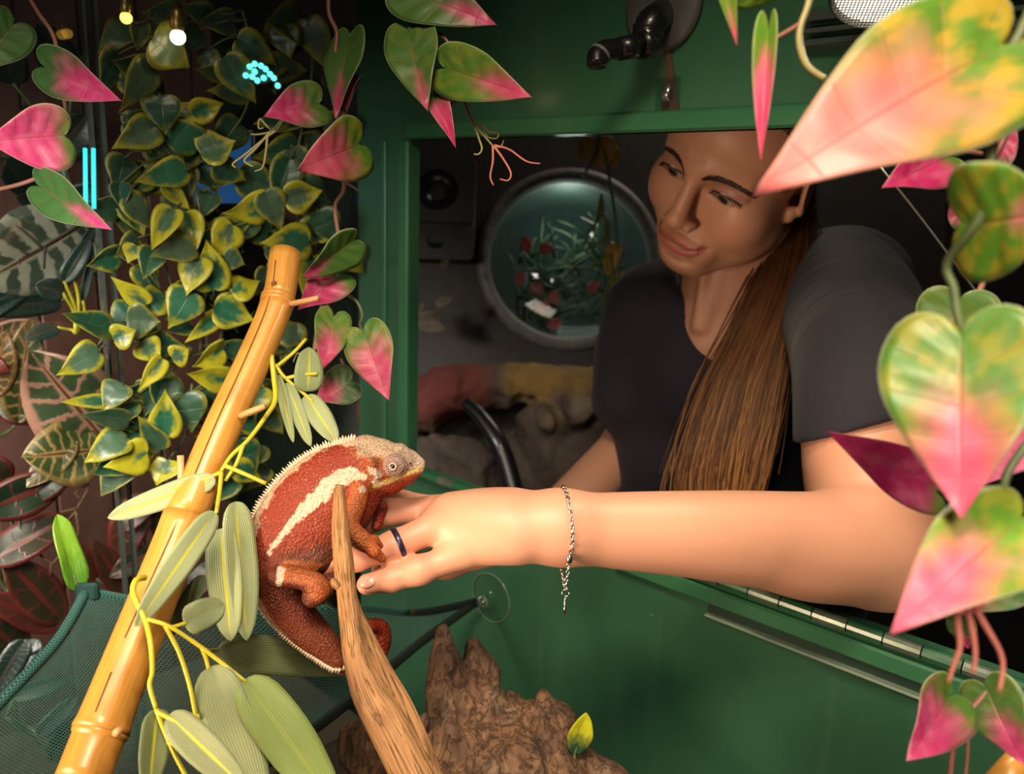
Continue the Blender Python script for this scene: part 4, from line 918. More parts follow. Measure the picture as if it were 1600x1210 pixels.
def leaf(me, base, tip, wid, parent, roll=0.0, color=(.5, .5, .5), name='leaf', tilt=0.0):
    """base, tip: (px, py, depth); wid: breadth in photo points"""
    b = V(*base); t = V(*tip); y = t - b; L = np.linalg.norm(y); y /= L; vw = nrm(-(b + t) / 2); z = nrm(vw - y * (vw @ y)); x = np.cross(y, z)
    cr, sr = math.cos(math.radians(roll)), math.sin(math.radians(roll)); z2 = z * cr + x * sr; x2 = np.cross(y, z2)
    w = wid * base[2] / FPX / (1 - .35 * abs(math.sin(math.radians(roll))))
    o = bpy.data.objects.new(name, me); COL.objects.link(o); o.parent = parent
    M = Matrix.Identity(4); p = W(b) - wloc(parent)
    for i in range(3):
        M[i][0] = (R @ x2)[i] * w; M[i][1] = (R @ y)[i] * L; M[i][2] = (R @ z2)[i] * min(L, 1.25 * w); M[i][3] = p[i]
    o.matrix_basis = M; o.color = (*color, 1); return o
def leaf_shell(m, col, rough=.34, transl=.25, bump=None, coat=.15):
    m.p(col=col, rough=rough, coat=coat, coatr=.25)
    if bump is not None: m.p(normal=bump)
    tr = m.n('ShaderNodeBsdfTranslucent', Color=col).outputs[0]; mx = m.n('ShaderNodeMixShader', i0=transl, i1=m.b.outputs[0], i2=tr).outputs[0]; m.t.links.new(mx, m.out.inputs[0]); return m.m
def leaf_nodes(m):
    uv = m.n('ShaderNodeSeparateXYZ', Vector=m.n('ShaderNodeTexCoord').outputs['UV']); u, v = uv.outputs[0], uv.outputs[1]
    a = m.math('ABSOLUTE', m.math('MULTIPLY_ADD', u, 2.0, -1.0)); oi = m.n('ShaderNodeObjectInfo'); oc = m.n('ShaderNodeSeparateColor', Color=oi.outputs['Color']); return a, v, oc.outputs[0], oc.outputs[1], oc.outputs[2], oi.outputs['Random']
def veins(m, v, a, n, w=.10):
    s = m.math('ABSOLUTE', m.math('SINE', m.math('MULTIPLY', m.math('MULTIPLY_ADD', a, -.02, v), math.pi * n))); side = m.step(w, 0.0, s); side = m.math('MULTIPLY', side, m.step(1.0, .75, a)); mid = m.step(.055, .0, a)
    return m.math('MAXIMUM', side, mid)
def pink_leaf_mat(name):
    m = Mat(name); a, v, R_, G_, B_, rn = leaf_nodes(m); co = m.coord('Object'); nz = m.noise(co, 3.2, 2); 
    edge = m.math('SUBTRACT', 1.0, R_); q = m.math('ADD', m.math('MULTIPLY_ADD', nz, .45, -.22), m.math('MULTIPLY_ADD', a, -.30, v)); q = m.math('ADD', q, .10)
    f = m.n('ShaderNodeMapRange', i0=q, i1=m.math('SUBTRACT', edge, .16), i2=m.math('ADD', edge, .24)); f.interpolation_type = 'SMOOTHSTEP'; f = f.outputs[0]
    gr = m.mix(G_, (.024, .075, .036, 1), (.13, .30, .020, 1)); gr = m.mix(m.math('MULTIPLY', B_, m.step(.42, .62, m.noise(co, 5, 2))), gr, (.50, .34, .03, 1))
    pk = m.mix(m.step(.35, .8, nz), (.60, .025, .17, 1), (.72, .17, .31, 1)); pk = m.mix(m.math('MULTIPLY', B_, .6), pk, (.78, .30, .14, 1)); pk = m.mix(m.math('MULTIPLY', m.step(.45, .0, G_), .45), pk, (.20, .02, .035, 1))
    c = m.mix(f, gr, pk); vn = veins(m, v, a, 6); c = m.mix(m.math('MULTIPLY', vn, .35), c, (.42, .07, .05, 1)); c = m.mix(m.math('MULTIPLY', m.step(.94, .99, a), .6), c, (.50, .55, .33, 1))
    bm = m.bump(m.math('SUBTRACT', m.math('MULTIPLY', m.noise(co, 60, 2), .15), vn), .35, .0010); return leaf_shell(m, c, .46, .22, bm, .06)
def ivy_mat(name):
    m = Mat(name); a, v, R_, G_, B_, rn = leaf_nodes(m); co = m.coord('Object'); nz = m.noise(co, 4.5, 3)
    q = m.math('MULTIPLY', m.math('MAXIMUM', a, m.math('MULTIPLY_ADD', v, 1.35, -.35)), 1.0); q = m.math('ADD', q, m.math('MULTIPLY_ADD', nz, .9, -.45)); e = m.math('SUBTRACT', 1.05, R_)
    f = m.n('ShaderNodeMapRange', i0=q, i1=m.math('SUBTRACT', e, .22), i2=m.math('ADD', e, .22)); f.interpolation_type = 'SMOOTHSTEP'; f = f.outputs[0]
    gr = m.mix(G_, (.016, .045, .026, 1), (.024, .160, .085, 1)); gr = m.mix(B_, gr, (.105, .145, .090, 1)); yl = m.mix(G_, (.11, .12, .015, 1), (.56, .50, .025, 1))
    c = m.mix(f, gr, yl); vn = veins(m, v, a, 4, .12); c = m.mix(m.math('MULTIPLY', vn, .30), c, (.16, .19, .06, 1)); c = m.mix(m.math('MULTIPLY', m.step(.93, .99, a), .6), c, (.50, .46, .12, 1))
    return leaf_shell(m, c, .36, .15, m.bump(m.math('SUBTRACT', m.math('MULTIPLY', m.noise(co, 40, 2), .2), vn), .35, .0009), .2)
def lance_mat(name):
    m = Mat(name); a, v, R_, G_, B_, rn = leaf_nodes(m); st = m.math('ABSOLUTE', m.math('SINE', m.math('MULTIPLY', a, 26.0))); nz = m.noise(m.coord('Object'), 6, 3)
    c = m.mix(G_, (.045, .080, .030, 1), (.36, .43, .22, 1)); c = m.mix(m.math('MULTIPLY', R_, .8), c, (.20, .32, .025, 1)); c = m.mix(m.math('MULTIPLY', m.step(.35, .0, st), .35), c, (.03, .06, .02, 1)); c = m.mix(m.math('MULTIPLY', nz, .35), c, (.42, .42, .24, 1))
    c = m.mix(m.math('MULTIPLY', B_, m.step(.13, .05, a)), c, (.58, .56, .03, 1)); return leaf_shell(m, c, .55, .22, m.bump(st, .35, .0006), .05)
M_PINK = pink_leaf_mat('pink_philodendron_leaf'); M_IVY = ivy_mat('variegated_ivy_leaf'); M_LANCE = lance_mat('pale_lance_leaf')
M_STEMP = plain('pinkish_brown_stem', (.26, .105, .075), .45, var=.4); M_STEMG = plain('olive_stem', (.10, .13, .05), .5, var=.4); M_STEMY = plain('yellow_plastic_stem', (.50, .43, .025), .42, var=.25); M_TEND = plain('pale_tendril', (.34, .30, .12), .45); M_TENDP = plain('pink_tendril', (.55, .17, .13), .45)
HEART = [leaf_mesh('heart_leaf', 'heart', M_PINK, 22, 6, .16, .16, .03, .020, 6, .010, 1), leaf_mesh('heart_leaf', 'heart', M_PINK, 22, 6, .05, .28, .03, .020, 6, .010, 2), leaf_mesh('heart_leaf', 'heart', M_PINK, 22, 6, .30, .10, .05, .026, 6, .010, 3, .3),
         leaf_mesh('folded_leaf', 'heart', M_PINK, 22, 6, .12, .95, .03, .014, 6, .010, 4)]
def stem(parent, pts, r0, r1=None, mat=None, name='stem', per=6):
    c = catmull(np.array([V(*p) for p in pts]), per); g = tube(c, np.linspace(r0, r1 or r0, len(c)), 7); return mesh(name, W(g[0]), g[1], mat or M_STEMP, parent)
def vine(name, label, loc, stems, leaves, tendrils=(), cat_='vine', tmat=None, group=None):
    t = thing(name, label, cat_, P(*loc), group)
    for s_ in stems: stem(t, *s_)
    for L in leaves: leaf(HEART[L[0]], *L[1:4], t, *L[4:])
    for q in tendrils:
        p = q[0]; stem(t, p, q[1] if len(q) > 1 else .0011, (q[1] if len(q) > 1 else .0011) * .55, q[2] if len(q) > 2 else (tmat or M_TEND), 'tendril')
    return t
# left edge vine
dl = .62
vine('philodendron_vine', 'pink and green heart-leaved vine hanging at the far left edge', (60, -20, dl),
     [([(30, -30, dl), (60, 20, dl), (85, 60, dl), (96, 130, dl), (104, 200, dl), (80, 262, dl), (40, 285, dl), (-20, 300, dl)], .0016)],
     [(0, (70, 104, .60), (175, 154, .58), 72, 8, (.62, .25, .0)), (1, (98, 212, .60), (-22, 222, .57), 96, -10, (.85, .5, .1)), (0, (62, 291, .60), (160, 356, .57), 62, 18, (.32, .25, .0)), (0, (22, 38, .62), (-40, 110, .60), 78, 0, (.10, .3, .0))])
# centre-left vine, beside the bamboo's upper end
dv_ = .70
vine('philodendron_vine', 'pink-tipped heart-leaved vine hanging just right of the bamboo pole top', (516, -20, dv_),
     [([(514, -30, dv_), (514, 20, dv_), (526, 50, dv_), (524, 90, dv_), (530, 150, dv_), (540, 210, dv_), (538, 275, dv_), (536, 300, dv_), (524, 320, dv_), (526, 350, dv_), (532, 385, dv_), (530, 420, dv_), (512, 445, dv_), (500, 490, dv_), (492, 540, dv_), (490, 560, dv_)], .0018),
      ([(539, 285, dv_), (552, 292, dv_), (561, 299, dv_)], .0013, .0008), ([(515, 452, dv_), (530, 455, dv_), (556, 470, dv_), (566, 492, dv_), (562, 508, dv_), (569, 520, dv_)], .0016, .001, M_STEMG), ([(508, 470, dv_), (521, 492, dv_)], .0013), ([(532, 560, dv_), (548, 594, dv_)], .0012)],
     [(0, (547, 58, dv_), (517, 176, .68), 52, 40, (.30, .35, .0)), (1, (497, 163, .69), (414, 180, .66), 66, 18, (.62, .45, .1)), (0, (561, 226, .69), (480, 263, .64), 92, -12, (.66, .75, .35)), (3, (562, 128, .70), (538, 174, .70), 26, 50, (.9, .1, .0)),
      (1, (551, 376, .67), (476, 436, .66), 56, -38, (.28, .45, .0)), (1, (531, 430, .69), (467, 482, .66), 62, 10, (.72, .5, .0)), (0, (522, 494, .67), (508, 575, .65), 54, -18, (.55, .7, .15)), (0, (569, 519, .67), (602, 621, .65), 72, 12, (.66, .6, .25)), (1, (549, 596, .69), (492, 626, .68), 60, 14, (.5, .12, .1))],
     [([(444, 185, .68), (430, 205, .68), (416, 196, .68), (406, 186, .68), (404, 200, .68), (412, 200, .68)],), ([(440, 188, .68), (424, 205, .68), (405, 210, .68), (392, 210, .68)],), ([(430, 205, .67), (412, 218, .67), (385, 240, .67), (364, 256, .67), (368, 262, .67)],), ([(422, 206, .67), (400, 232, .67), (382, 250, .67), (390, 258, .67), (396, 260, .67)],), ([(418, 210, .67), (415, 240, .67), (410, 262, .67), (398, 268, .67)],),
      ([(496, 520, .69), (490, 550, .69), (478, 562, .69), (466, 552, .69), (458, 566, .69)], .0008), ([(500, 500, .69), (496, 540, .69), (480, 556, .69)], .0008)])
# top-centre vine
d3 = .60
vine('philodendron_vine', 'green heart-leaved vine with thin tendrils hanging at top centre by the opening', (640, -30, d3),
     [([(634, -40, d3), (640, 0, d3), (642, 30, d3), (648, 42, d3), (672, 46, d3), (690, 56, d3), (702, 70, d3), (718, 110, d3), (724, 148, d3), (730, 170, d3), (742, 196, d3)], .0015, .0010), ([(722, 148, d3), (712, 158, d3), (700, 168, d3)], .0011)],
     [(0, (630, -14, d3), (772, 30, .58), 78, -22, (.34, .4, .0)), (0, (638, 46, .60), (660, 160, .57), 80, 14, (.22, .35, .1)), (0, (695, 106, .59), (820, 146, .55), 82, -8, (.40, .6, .2)), (3, (676, 150, .60), (712, 228, .58), 34, -10, (.72, .5, .1))],
     [([(741, 196, d3), (752, 194, d3), (764, 206, d3), (778, 208, d3), (776, 216, d3), (762, 214, d3), (752, 198, d3)], .0008), ([(742, 198, d3), (748, 216, d3), (753, 232, d3), (748, 241, d3), (740, 241, d3)], .0009), ([(742, 196, d3), (756, 212, d3), (770, 228, d3)], .0011),
      ([(770, 228, d3), (770, 252, d3), (766, 276, d3), (771, 290, d3)], .0009, M_TENDP), ([(772, 229, d3), (786, 248, d3), (798, 270, d3), (794, 282, d3), (781, 280, d3)], .0009, M_TENDP), ([(772, 227, d3), (796, 234, d3), (822, 252, d3), (844, 256, d3)], .0009, M_TENDP), ([(770, 228, d3), (782, 230, d3), (787, 219, d3)], .0007)])
# near vines at the right
dn_ = .285
vine('philodendron_vine', 'large near pink and yellow-green leafy vine trailing down the right edge', (1600, -20, dn_),
     [([(1640, -60, dn_), (1600, 40, dn_), (1566, 110, dn_), (1556, 180, dn_), (1548, 250, dn_), (1530, 340, dn_), (1480, 410, .30), (1490, 450, .30), (1496, 490, .30), (1504, 520, .30)], .0019, .0016, M_STEMG), ([(1640, 650, .30), (1600, 700, .30), (1572, 745, .30), (1568, 790, .30)], .0016, None, M_STEMG)],
     [(0, (1566, 72, .285), (1197, 270, .265), 232, 20, (.60, .75, .85)), (0, (1612, 70, .29), (1700, 190, .29), 170, 10, (.30, .8, .4)), (2, (1502, 350, .29), (1656, 348, .27), 176, 34, (.30, .9, .6)), (0, (1502, 520, .29), (1494, 797, .27), 222, 8, (.46, .55, .35)), (0, (1596, 812, .29), (1402, 970, .262), 150, 12, (.56, .9, .35))],
     [([(1498, 925, .29), (1496, 965, .29), (1500, 1010, .29), (1490, 1040, .29), (1482, 1066, .29)], .0013, M_TENDP), ([(1502, 925, .29), (1516, 970, .29), (1524, 1020, .29), (1520, 1052, .29)], .0013, M_TENDP), ([(1506, 922, .29), (1538, 975, .29), (1566, 1030, .29), (1562, 1082, .29)], .0013, M_TENDP), ([(1502, 925, .29), (1520, 936, .29), (1534, 932, .29)], .0011)])
df_ = .42
vine('philodendron_vine', 'smaller magenta leafy vine behind the large near leaves at right', (1500, 120, df_),
     [([(1590, 100, df_), (1575, 200, df_), (1545, 260, df_), (1512, 330, df_), (1536, 430, df_), (1528, 470, df_), (1560, 520, df_), (1580, 640, df_), (1540, 760, df_)], .0016), ([(1535, 240, df_), (1500, 236, df_), (1480, 244, df_)], .0011)],
     [(1, (1482, 246, .42), (1384, 290, .40), 86, 10, (.80, .7, .0)), (1, (1512, 348, .42), (1488, 300, .42), 44, 10, (.75, .2, .0)), (1, (1500, 466, .40), (1480, 580, .40), 118, 0, (.45, .55, .1)), (1, (1566, 250, .42), (1580, 170, .42), 36, 0, (.9, .2, .0)),
      (0, (1462, 768, .40), (1303, 678, .385), 84, 6, (.92, .75, .0)), (3, (1622, 596, .40), (1530, 766, .39), 104, -42, (.98, .5, .0)), (1, (1590, 890, .38), (1500, 960, .38), 90, 10, (.35, .25, .1))])
d5 = .40
vine('philodendron_vine', 'red-leaved vine sprig at the lower right corner before the green wall', (1500, 1130, d5),
     [([(1560, 1060, d5), (1522, 1104, d5), (1498, 1124, d5), (1490, 1160, d5), (1482, 1240, d5)], .0014), ([(1498, 1130, d5), (1512, 1160, d5), (1506, 1240, d5)], .0009)],
     [(1, (1484, 1088, .40), (1424, 1190, .38), 84, -34, (.72, .55, .1)), (0, (1540, 1072, .40), (1592, 1196, .38), 86, 20, (.45, .4, .1)), (0, (1500, 965, .42), (1512, 1018, .42), 40, 10, (.3, .3, 0))])
d6 = .36
vine('philodendron_vine', 'narrow pink-tipped hanging leaves on a thin stem at top right', (1262, -20, d6),
     [([(1270, -30, d6), (1262, 10, d6), (1250, 45, d6), (1250, 75, d6), (1262, 105, d6), (1288, 124, d6)], .0015, .0015, M_TEND), ([(1252, 36, d6), (1230, 50, d6), (1208, 62, d6)], .0011)],
     [(3, (1200, 46, .36), (1188, 250, .35), 34, 10, (.66, .9, .2)), (3, (1126, -40, .36), (1152, 70, .355), 26, -10, (.30, .9, .2)), (0, (1140, -30, .37), (1230, 2, .37), 60, 20, (.15, .9, .2))])
# lance-leaved plant on yellow stems
LAN = [leaf_mesh('lance_leaf', 'lance', M_LANCE, 16, 4, .10, .10, .03, .0, 5, .008, 5), leaf_mesh('lance_leaf', 'lance', M_LANCE, 16, 4, -.06, .22, .02, .0, 5, .008, 6), leaf_mesh('curled_leaf', 'lance', M_LANCE, 16, 4, .55, .10, .02, .0, 5, .008, 7)]
da = .56
lp = thing('lance_leaf_plant', 'pale lance-leaved sprig on a yellow stem hugging the middle of the bamboo', 'plant', P(425, 570, .60))
for q in ([(424, 556, .60), (428, 590, .595), (430, 625, .585), (416, 650, .575), (388, 688, .56), (362, 712, .552), (346, 736, .548)], [(346, 738, .548), (318, 750, .545), (282, 760, .543), (246, 772, .543)], [(346, 738, .548), (343, 770, .538), (338, 802, .520)], [(352, 728, .548), (385, 742, .55), (416, 756, .552)], [(380, 696, .556), (370, 724, .552), (352, 752, .548)],
          [(430, 570, .60), (445, 590, .60), (474, 615, .60), (490, 628, .60)], [(430, 575, .60), (458, 552, .61), (478, 530, .62)], [(446, 592, .60), (470, 586, .60), (496, 584, .60)]): stem(lp, q, .0021 if len(q) > 6 else .0015, .0013, M_STEMY)
for k, b, t, w, rl, c in ((0, (336, 748, .545), (166, 810, .535), 36, 10, (.1, .95, 1)), (0, (336, 800, .520), (212, 980, .475), 40, -8, (.1, .95, 1)), (1, (345, 826, .545), (361, 1002, .53), 50, 8, (.1, .95, 1)), (1, (368, 784, .55), (384, 1002, .535), 46, -18, (.1, .95, 1)), (1, (434, 586, .60), (459, 692, .59), 15, 20, (.2, .8, 1)), (1, (448, 598, .60), (486, 698, .59), 22, 10, (.2, .9, 1)), (0, (478, 618, .60), (526, 690, .59), 34, -10, (.15, 1, 1)), (2, (480, 612, .60), (488, 548, .595), 42, 10, (.3, .6, .6))): leaf(LAN[k], b, t, w, lp, rl, c)
l2 = thing('lance_leaf_plant', 'broad lance-leaved sprig on a yellow stem in front of the mesh net', 'plant', P(230, 905, .51))
for q in ([(226, 903, .500), (213, 907, .492), (208, 925, .487), (218, 950, .482), (228, 972, .478), (236, 1010, .470), (238, 1050, .465), (234, 1072, .462), (244, 1108, .46)], [(244, 1108, .46), (258, 1145, .46), (276, 1185, .46), (300, 1230, .46)], [(230, 968, .478), (262, 978, .48), (300, 1002, .485), (345, 1035, .49), (384, 1066, .49)], [(258, 978, .48), (280, 1020, .48), (296, 1070, .48), (306, 1120, .478)], [(300, 1002, .485), (322, 1016, .51), (340, 1016, .56)], [(316, 1014, .487), (322, 1030, .488), (326, 1046, .488)], [(256, 978, .48), (270, 980, .485), (290, 974, .49)], [(244, 1112, .46), (290, 1136, .46), (330, 1165, .46), (350, 1195, .46)], [(262, 1160, .46), (300, 1172, .458), (330, 1200, .455)]): stem(l2, q, .0019 if len(q) > 6 else .0013, .0012, M_STEMY)
g = ball(V(306, 1122, .478), .0026, 10, 8); mesh('stem_bud', W(g[0]), g[1], M_STEMY, l2)
for k, b, t, w, rl, c in ((0, (287, 974, .49), (352, 946, .50), 48, 8, (.1, .35, 0)), (0, (340, 1016, .56), (572, 1040, .62), 58, 14, (.15, .18, 0)), (0, (328, 1042, .488), (408, 1268, .47), 70, 12, (.1, .55, 0)), (0, (382, 1062, .49), (528, 1262, .475), 74, -8, (.95, .55, .15)), (1, (264, 1118, .46), (384, 1232, .45), 50, 10, (.1, .5, .9)), (1, (246, 1108, .465), (232, 1236, .455), 42, -20, (.2, .4, 1)), (0, (330, 1190, .46), (380, 1260, .45), 40, 0, (.1, .4, .6)), (1, (320, 900, .54), (262, 1000, .53), 26, 40, (.1, .15, .2))): leaf(LAN[k], b, t, w, l2, rl, c)
# ------------------------------------------------------------------ variegated ivy hanging on the left glass
def dgl(px, py): return float(-(np.linalg.inv(R) @ (onX(px, py, XL) - CAM))[2])
IVY = [leaf_mesh('ivy_leaf', 'ivy', M_IVY, 12, 4, .18, .16, .03, .018, 4, .012, 11), leaf_mesh('ivy_leaf', 'ivy', M_IVY, 12, 4, .05, .30, .04, .018, 4, .012, 12), leaf_mesh('ivy_leaf', 'ivy', M_IVY, 12, 4, .35, .08, .05, .018, 4, .012, 13, .4), leaf_mesh('ivy_leaf', 'ivy', M_IVY, 12, 4, -.10, .45, .03, .012, 4, .012, 14)]
STEMS = [('hanging under the left frame bar beside the glass joint', [(232, 14), (236, 90), (240, 170), (262, 235), (300, 285), (318, 300)]),
         ('dark, hanging from the top left of the bamboo', [(378, 14), (396, 90), (384, 170), (348, 225), (330, 260)]),
         ('hanging behind the pink vine by the green corner', [(474, 14), (488, 100), (468, 220), (452, 300), (478, 365), (492, 400)]),
         ('with yellow-edged leaves above the bamboo top', [(302, 300), (312, 395), (322, 450), (348, 486), (372, 520)]),
         ('with dull leaves crossing the glass joint above the croton', [(300, 440), (250, 462), (214, 500), (172, 516), (150, 545)]),
         ('with yellow leaves left of the bamboo middle', [(352, 500), (338, 540), (300, 558), (262, 582), (212, 602), (168, 622)]),
         ('low, with green and yellow leaves above the mesh net', [(352, 560), (312, 604), (262, 634), (228, 664), (196, 684), (200, 716)]),
         ('behind the bamboo beside the chameleon back', [(420, 480), (440, 560), (408, 630), (388, 690), (372, 740)]),
         ('lowest, with small leaves behind the bamboo knot', [(300, 600), (290, 680), (266, 716), (250, 760)])]
LV = [(241, 198, 188, 226, 45, .35, .45), (311, 228, 253, 194, 45, .15, .7), (314, 240, 358, 226, 46, .4, .6), (291, 265, 233, 275, 36, .25, .7), (258, 288, 291, 322, 24, .85, .9), (198, 308, 241, 350, 36, .2, .7), (270, 328, 243, 382, 34, .6, .9), (290, 332, 301, 392, 42, .75, .9), (362, 352, 340, 398, 40, .75, .9),
      (420, 320, 374, 334, 42, .7, .95), (445, 312, 491, 300, 42, .5, .7), (495, 378, 487, 327, 44, .65, .9), (482, 377, 427, 378, 46, .5, .7), (464, 40, 419, 35, 50, .35, .15), (480, 30, 506, 100, 40, .45, .2), (440, 42, 450, 82, 40, .3, .1), (311, 403, 293, 449, 40, .65, .8), (334, 452, 328, 390, 44, .5, .9), (228, 475, 185, 443, 28, .8, .9), (256, 464, 217, 482, 38, .5, .5), (298, 456, 273, 499, 50, .25, .8), (335, 480, 384, 497, 48, .45, .95), (362, 456, 400, 437, 38, .8, .9), (342, 492, 299, 528, 24, .55, .8),
      (169, 515, 106, 495, 32, .25, .3), (200, 500, 241, 502, 46, .25, .3), (154, 548, 107, 576, 42, .35, .8), (178, 530, 207, 518, 36, .7, .6), (222, 535, 245, 562, 36, .6, .8), (253, 562, 220, 604, 24, .75, .95), (270, 560, 292, 548, 30, .6, .9), (347, 545, 305, 567, 34, .85, .95), (355, 595, 299, 585, 36, .8, .95), (289, 615, 297, 668, 50, .15, .45), (256, 680, 258, 622, 42, .55, .85), (196, 682, 146, 705, 36, .3, .8), (229, 708, 181, 728, 44, .95, 1), (252, 700, 222, 660, 30, .3, .5), (262, 720, 247, 752, 40, .7, .9), (190, 600, 165, 628, 34, .2, .5), (172, 628, 113, 625, 18, .55, .7), (198, 655, 136, 650, 26, .1, .1),
      (438, 520, 482, 528, 34, .25, .4), (412, 606, 380, 648, 38, .7, .7), (384, 580, 362, 612, 36, .3, .4), (372, 690, 394, 738, 44, .15, .3), (368, 730, 408, 748, 34, .45, .7), (352, 716, 330, 744, 34, .2, .4), (396, 660, 372, 668, 30, .35, .5), (236, 100, 204, 158, 40, .3, .2), (240, 60, 290, 96, 60, .45, .22), (372, 60, 424, 96, 44, .45, .25), (352, 90, 392, 150, 46, .35, .2), (300, 178, 342, 164, 34, .6, .6), (282, 186, 302, 164, 30, .75, .7), (250, 150, 256, 196, 48, .15, .2), (420, 104, 474, 108, 36, .3, .15), (336, 258, 378, 280, 38, .35, .35), (452, 250, 430, 320, 40, .2, .3), (470, 290, 516, 316, 44, .1, .3), (498, 330, 520, 372, 44, .1, .3), (486, 400, 480, 458, 46, .8, .75), (540, 390, 566, 424, 40, .7, .6), (414, 300, 438, 350, 40, .25, .4), (300, 386, 246, 398, 34, .2, .4), (240, 390, 226, 430, 34, .2, .4), (212, 384, 202, 404, 26, .75, .7), (350, 400, 378, 412, 34, .3, .5), (404, 486, 440, 500, 30, .3, .3)]
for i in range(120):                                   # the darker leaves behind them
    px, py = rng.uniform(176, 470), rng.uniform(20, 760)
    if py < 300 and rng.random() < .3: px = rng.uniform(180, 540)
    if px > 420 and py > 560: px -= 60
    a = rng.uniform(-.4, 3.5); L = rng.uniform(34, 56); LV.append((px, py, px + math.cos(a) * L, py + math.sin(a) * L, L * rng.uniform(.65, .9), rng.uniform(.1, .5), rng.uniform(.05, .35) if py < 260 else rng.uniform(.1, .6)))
sprays = []
for lab, st_ in STEMS:
    d0 = dgl(*st_[0]); t = thing('ivy_spray', 'variegated green and yellow ivy spray ' + lab, 'ivy', P(*st_[0], d0 - .03))
    stem(t, [(a, b, dgl(a, b) - .028) for a, b in st_], .0013, .0010, M_STEMG); sprays.append((t, catmull(np.array(st_, float), 10)))
for i, (bx_, by_, tx_, ty_, w_, ye, br_) in enumerate(LV):
    k = int(np.argmin([np.hypot(*(s_[1] - (bx_, by_)).T).min() for s_ in sprays])); t, path = sprays[k]
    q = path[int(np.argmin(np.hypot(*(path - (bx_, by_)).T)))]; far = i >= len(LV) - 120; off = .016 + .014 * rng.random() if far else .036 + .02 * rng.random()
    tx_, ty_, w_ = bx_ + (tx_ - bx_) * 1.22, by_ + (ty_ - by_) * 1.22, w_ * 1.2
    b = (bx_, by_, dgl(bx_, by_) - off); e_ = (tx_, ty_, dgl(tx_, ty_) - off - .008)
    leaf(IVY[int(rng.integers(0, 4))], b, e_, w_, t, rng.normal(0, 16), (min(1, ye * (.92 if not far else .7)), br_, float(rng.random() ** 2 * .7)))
    if math.hypot(q[0] - bx_, q[1] - by_) < 110 and math.hypot(q[0] - bx_, q[1] - by_) > 4:
        m_ = ((q[0] + bx_) / 2 - (tx_ - bx_) * .2, (q[1] + by_) / 2 - (ty_ - by_) * .2); stem(t, [(q[0], q[1], dgl(*q) - .028), (m_[0], m_[1], dgl(*m_) - .031), b], .0009, .0007, M_STEMG, 'petiole', 3)
# green plastic leaf tips
M_TIP = Mat('fresh_green_leaf'); a, v, R_, G_, B_, rn = leaf_nodes(M_TIP); nz = M_TIP.noise(M_TIP.coord('Object'), 5, 3)
cc_ = M_TIP.mix(M_TIP.step(.25, .7, M_TIP.math('MULTIPLY_ADD', nz, .5, M_TIP.math('MULTIPLY_ADD', v, 1.0, -.2))), M_TIP.mix(R_, (.10, .26, .02, 1), (.03, .09, .045, 1)), M_TIP.mix(R_, (.24, .44, .03, 1), (.62, .62, .03, 1)))
leaf_shell(M_TIP, cc_, .35, .25, M_TIP.bump(nz, .4, .002)); TIPS = [leaf_mesh('tip_leaf', 'lance', M_TIP.m, 14, 4, .05, .35, .05, .02, 5, .02, 21), leaf_mesh('tip_leaf', 'ovate', M_TIP.m, 14, 4, -.1, .30, .04, .02, 5, .02, 22)]
def sprig(label, b, t, w, roll, col, k=0, name='leaf_tip'):
    o = thing(name, label, 'leaf', P(*b)); leaf(TIPS[k], b, t, w, o, roll, col, 'blade'); stem(o, [(b[0], b[1] + 10, b[2]), b, (b[0] * .8 + t[0] * .2, b[1] * .8 + t[1] * .2, b[2])], .0012, .0010, M_STEMG); return o
sprig('curled bright green leaf sticking up from the net corner', (122, 922, .66), (90, 804, .66), 34, 28, (0, .5, 0))
sprig('small yellow-tipped green leaf standing on the driftwood', (898, 1178, .66), (916, 1112, .655), 36, 12, (1, .5, 0), 1)
sprig('yellow-green leaf under the chameleon hind leg', (536, 948, .62), (492, 880, .62), 44, 14, (1, .5, 0), 1)
# ------------------------------------------------------------------ planted display beyond the left glass
def croton_mat(name, g, ve, n, w, rim, pale=0.0):
    m = Mat(name); a, v, R_, G_, B_, rn = leaf_nodes(m); nz = m.noise(m.coord('Object'), 9, 3)
    s = m.math('ABSOLUTE', m.math('SINE', m.math('MULTIPLY', m.math('MULTIPLY_ADD', a, -.10, m.math('MULTIPLY_ADD', nz, .10, v)), math.pi * n)))
    f = m.math('MAXIMUM', m.step(w, w - .3, s), m.step(.16, .05, a)); f = m.math('MAXIMUM', f, m.math('MULTIPLY', m.step(.80, .93, m.math('MULTIPLY_ADD', nz, .2, a)), rim))
    c = m.mix(f, m.mix(nz, g, tuple(q * .5 for q in g)), m.mix(nz, ve, tuple(q * .6 for q in ve))); c = m.mix(m.math('MULTIPLY', R_, .7), c, (.30, .012, .02, 1)); c = m.mix(m.step(.05, .025, a), c, (.10, .03, .015, 1))
    c = m.mix(m.math('SUBTRACT', 1.0, G_), c, m.mix(.75, c, (.004, .006, .004, 1))); return leaf_shell(m, c, .38, .12, m.bump(f, .3, .001), .2)
M_CRP = croton_mat('pink_veined_croton', (.045, .075, .030), (.42, .20, .14), 8, .52, .9); M_CRY = croton_mat('tan_veined_croton', (.050, .085, .022), (.40, .24, .08), 9, .55, .6)
M_CRR = croton_mat('dark_red_croton', (.014, .040, .016), (.32, .025, .035), 5, .22, .5); M_DIE = croton_mat('pale_dieffenbachia', (.055, .075, .055), (.34, .33, .26), 6, .82, .2); M_STRAP = croton_mat('blue_green_strap', (.020, .045, .038), (.035, .065, .05), 14, .35, 0)
def ov(m, seed, curl=.12, fold=.12): return leaf_mesh('broad_leaf', 'ovate', m, 14, 4, curl, fold, .04, .012, 8, .010, seed)
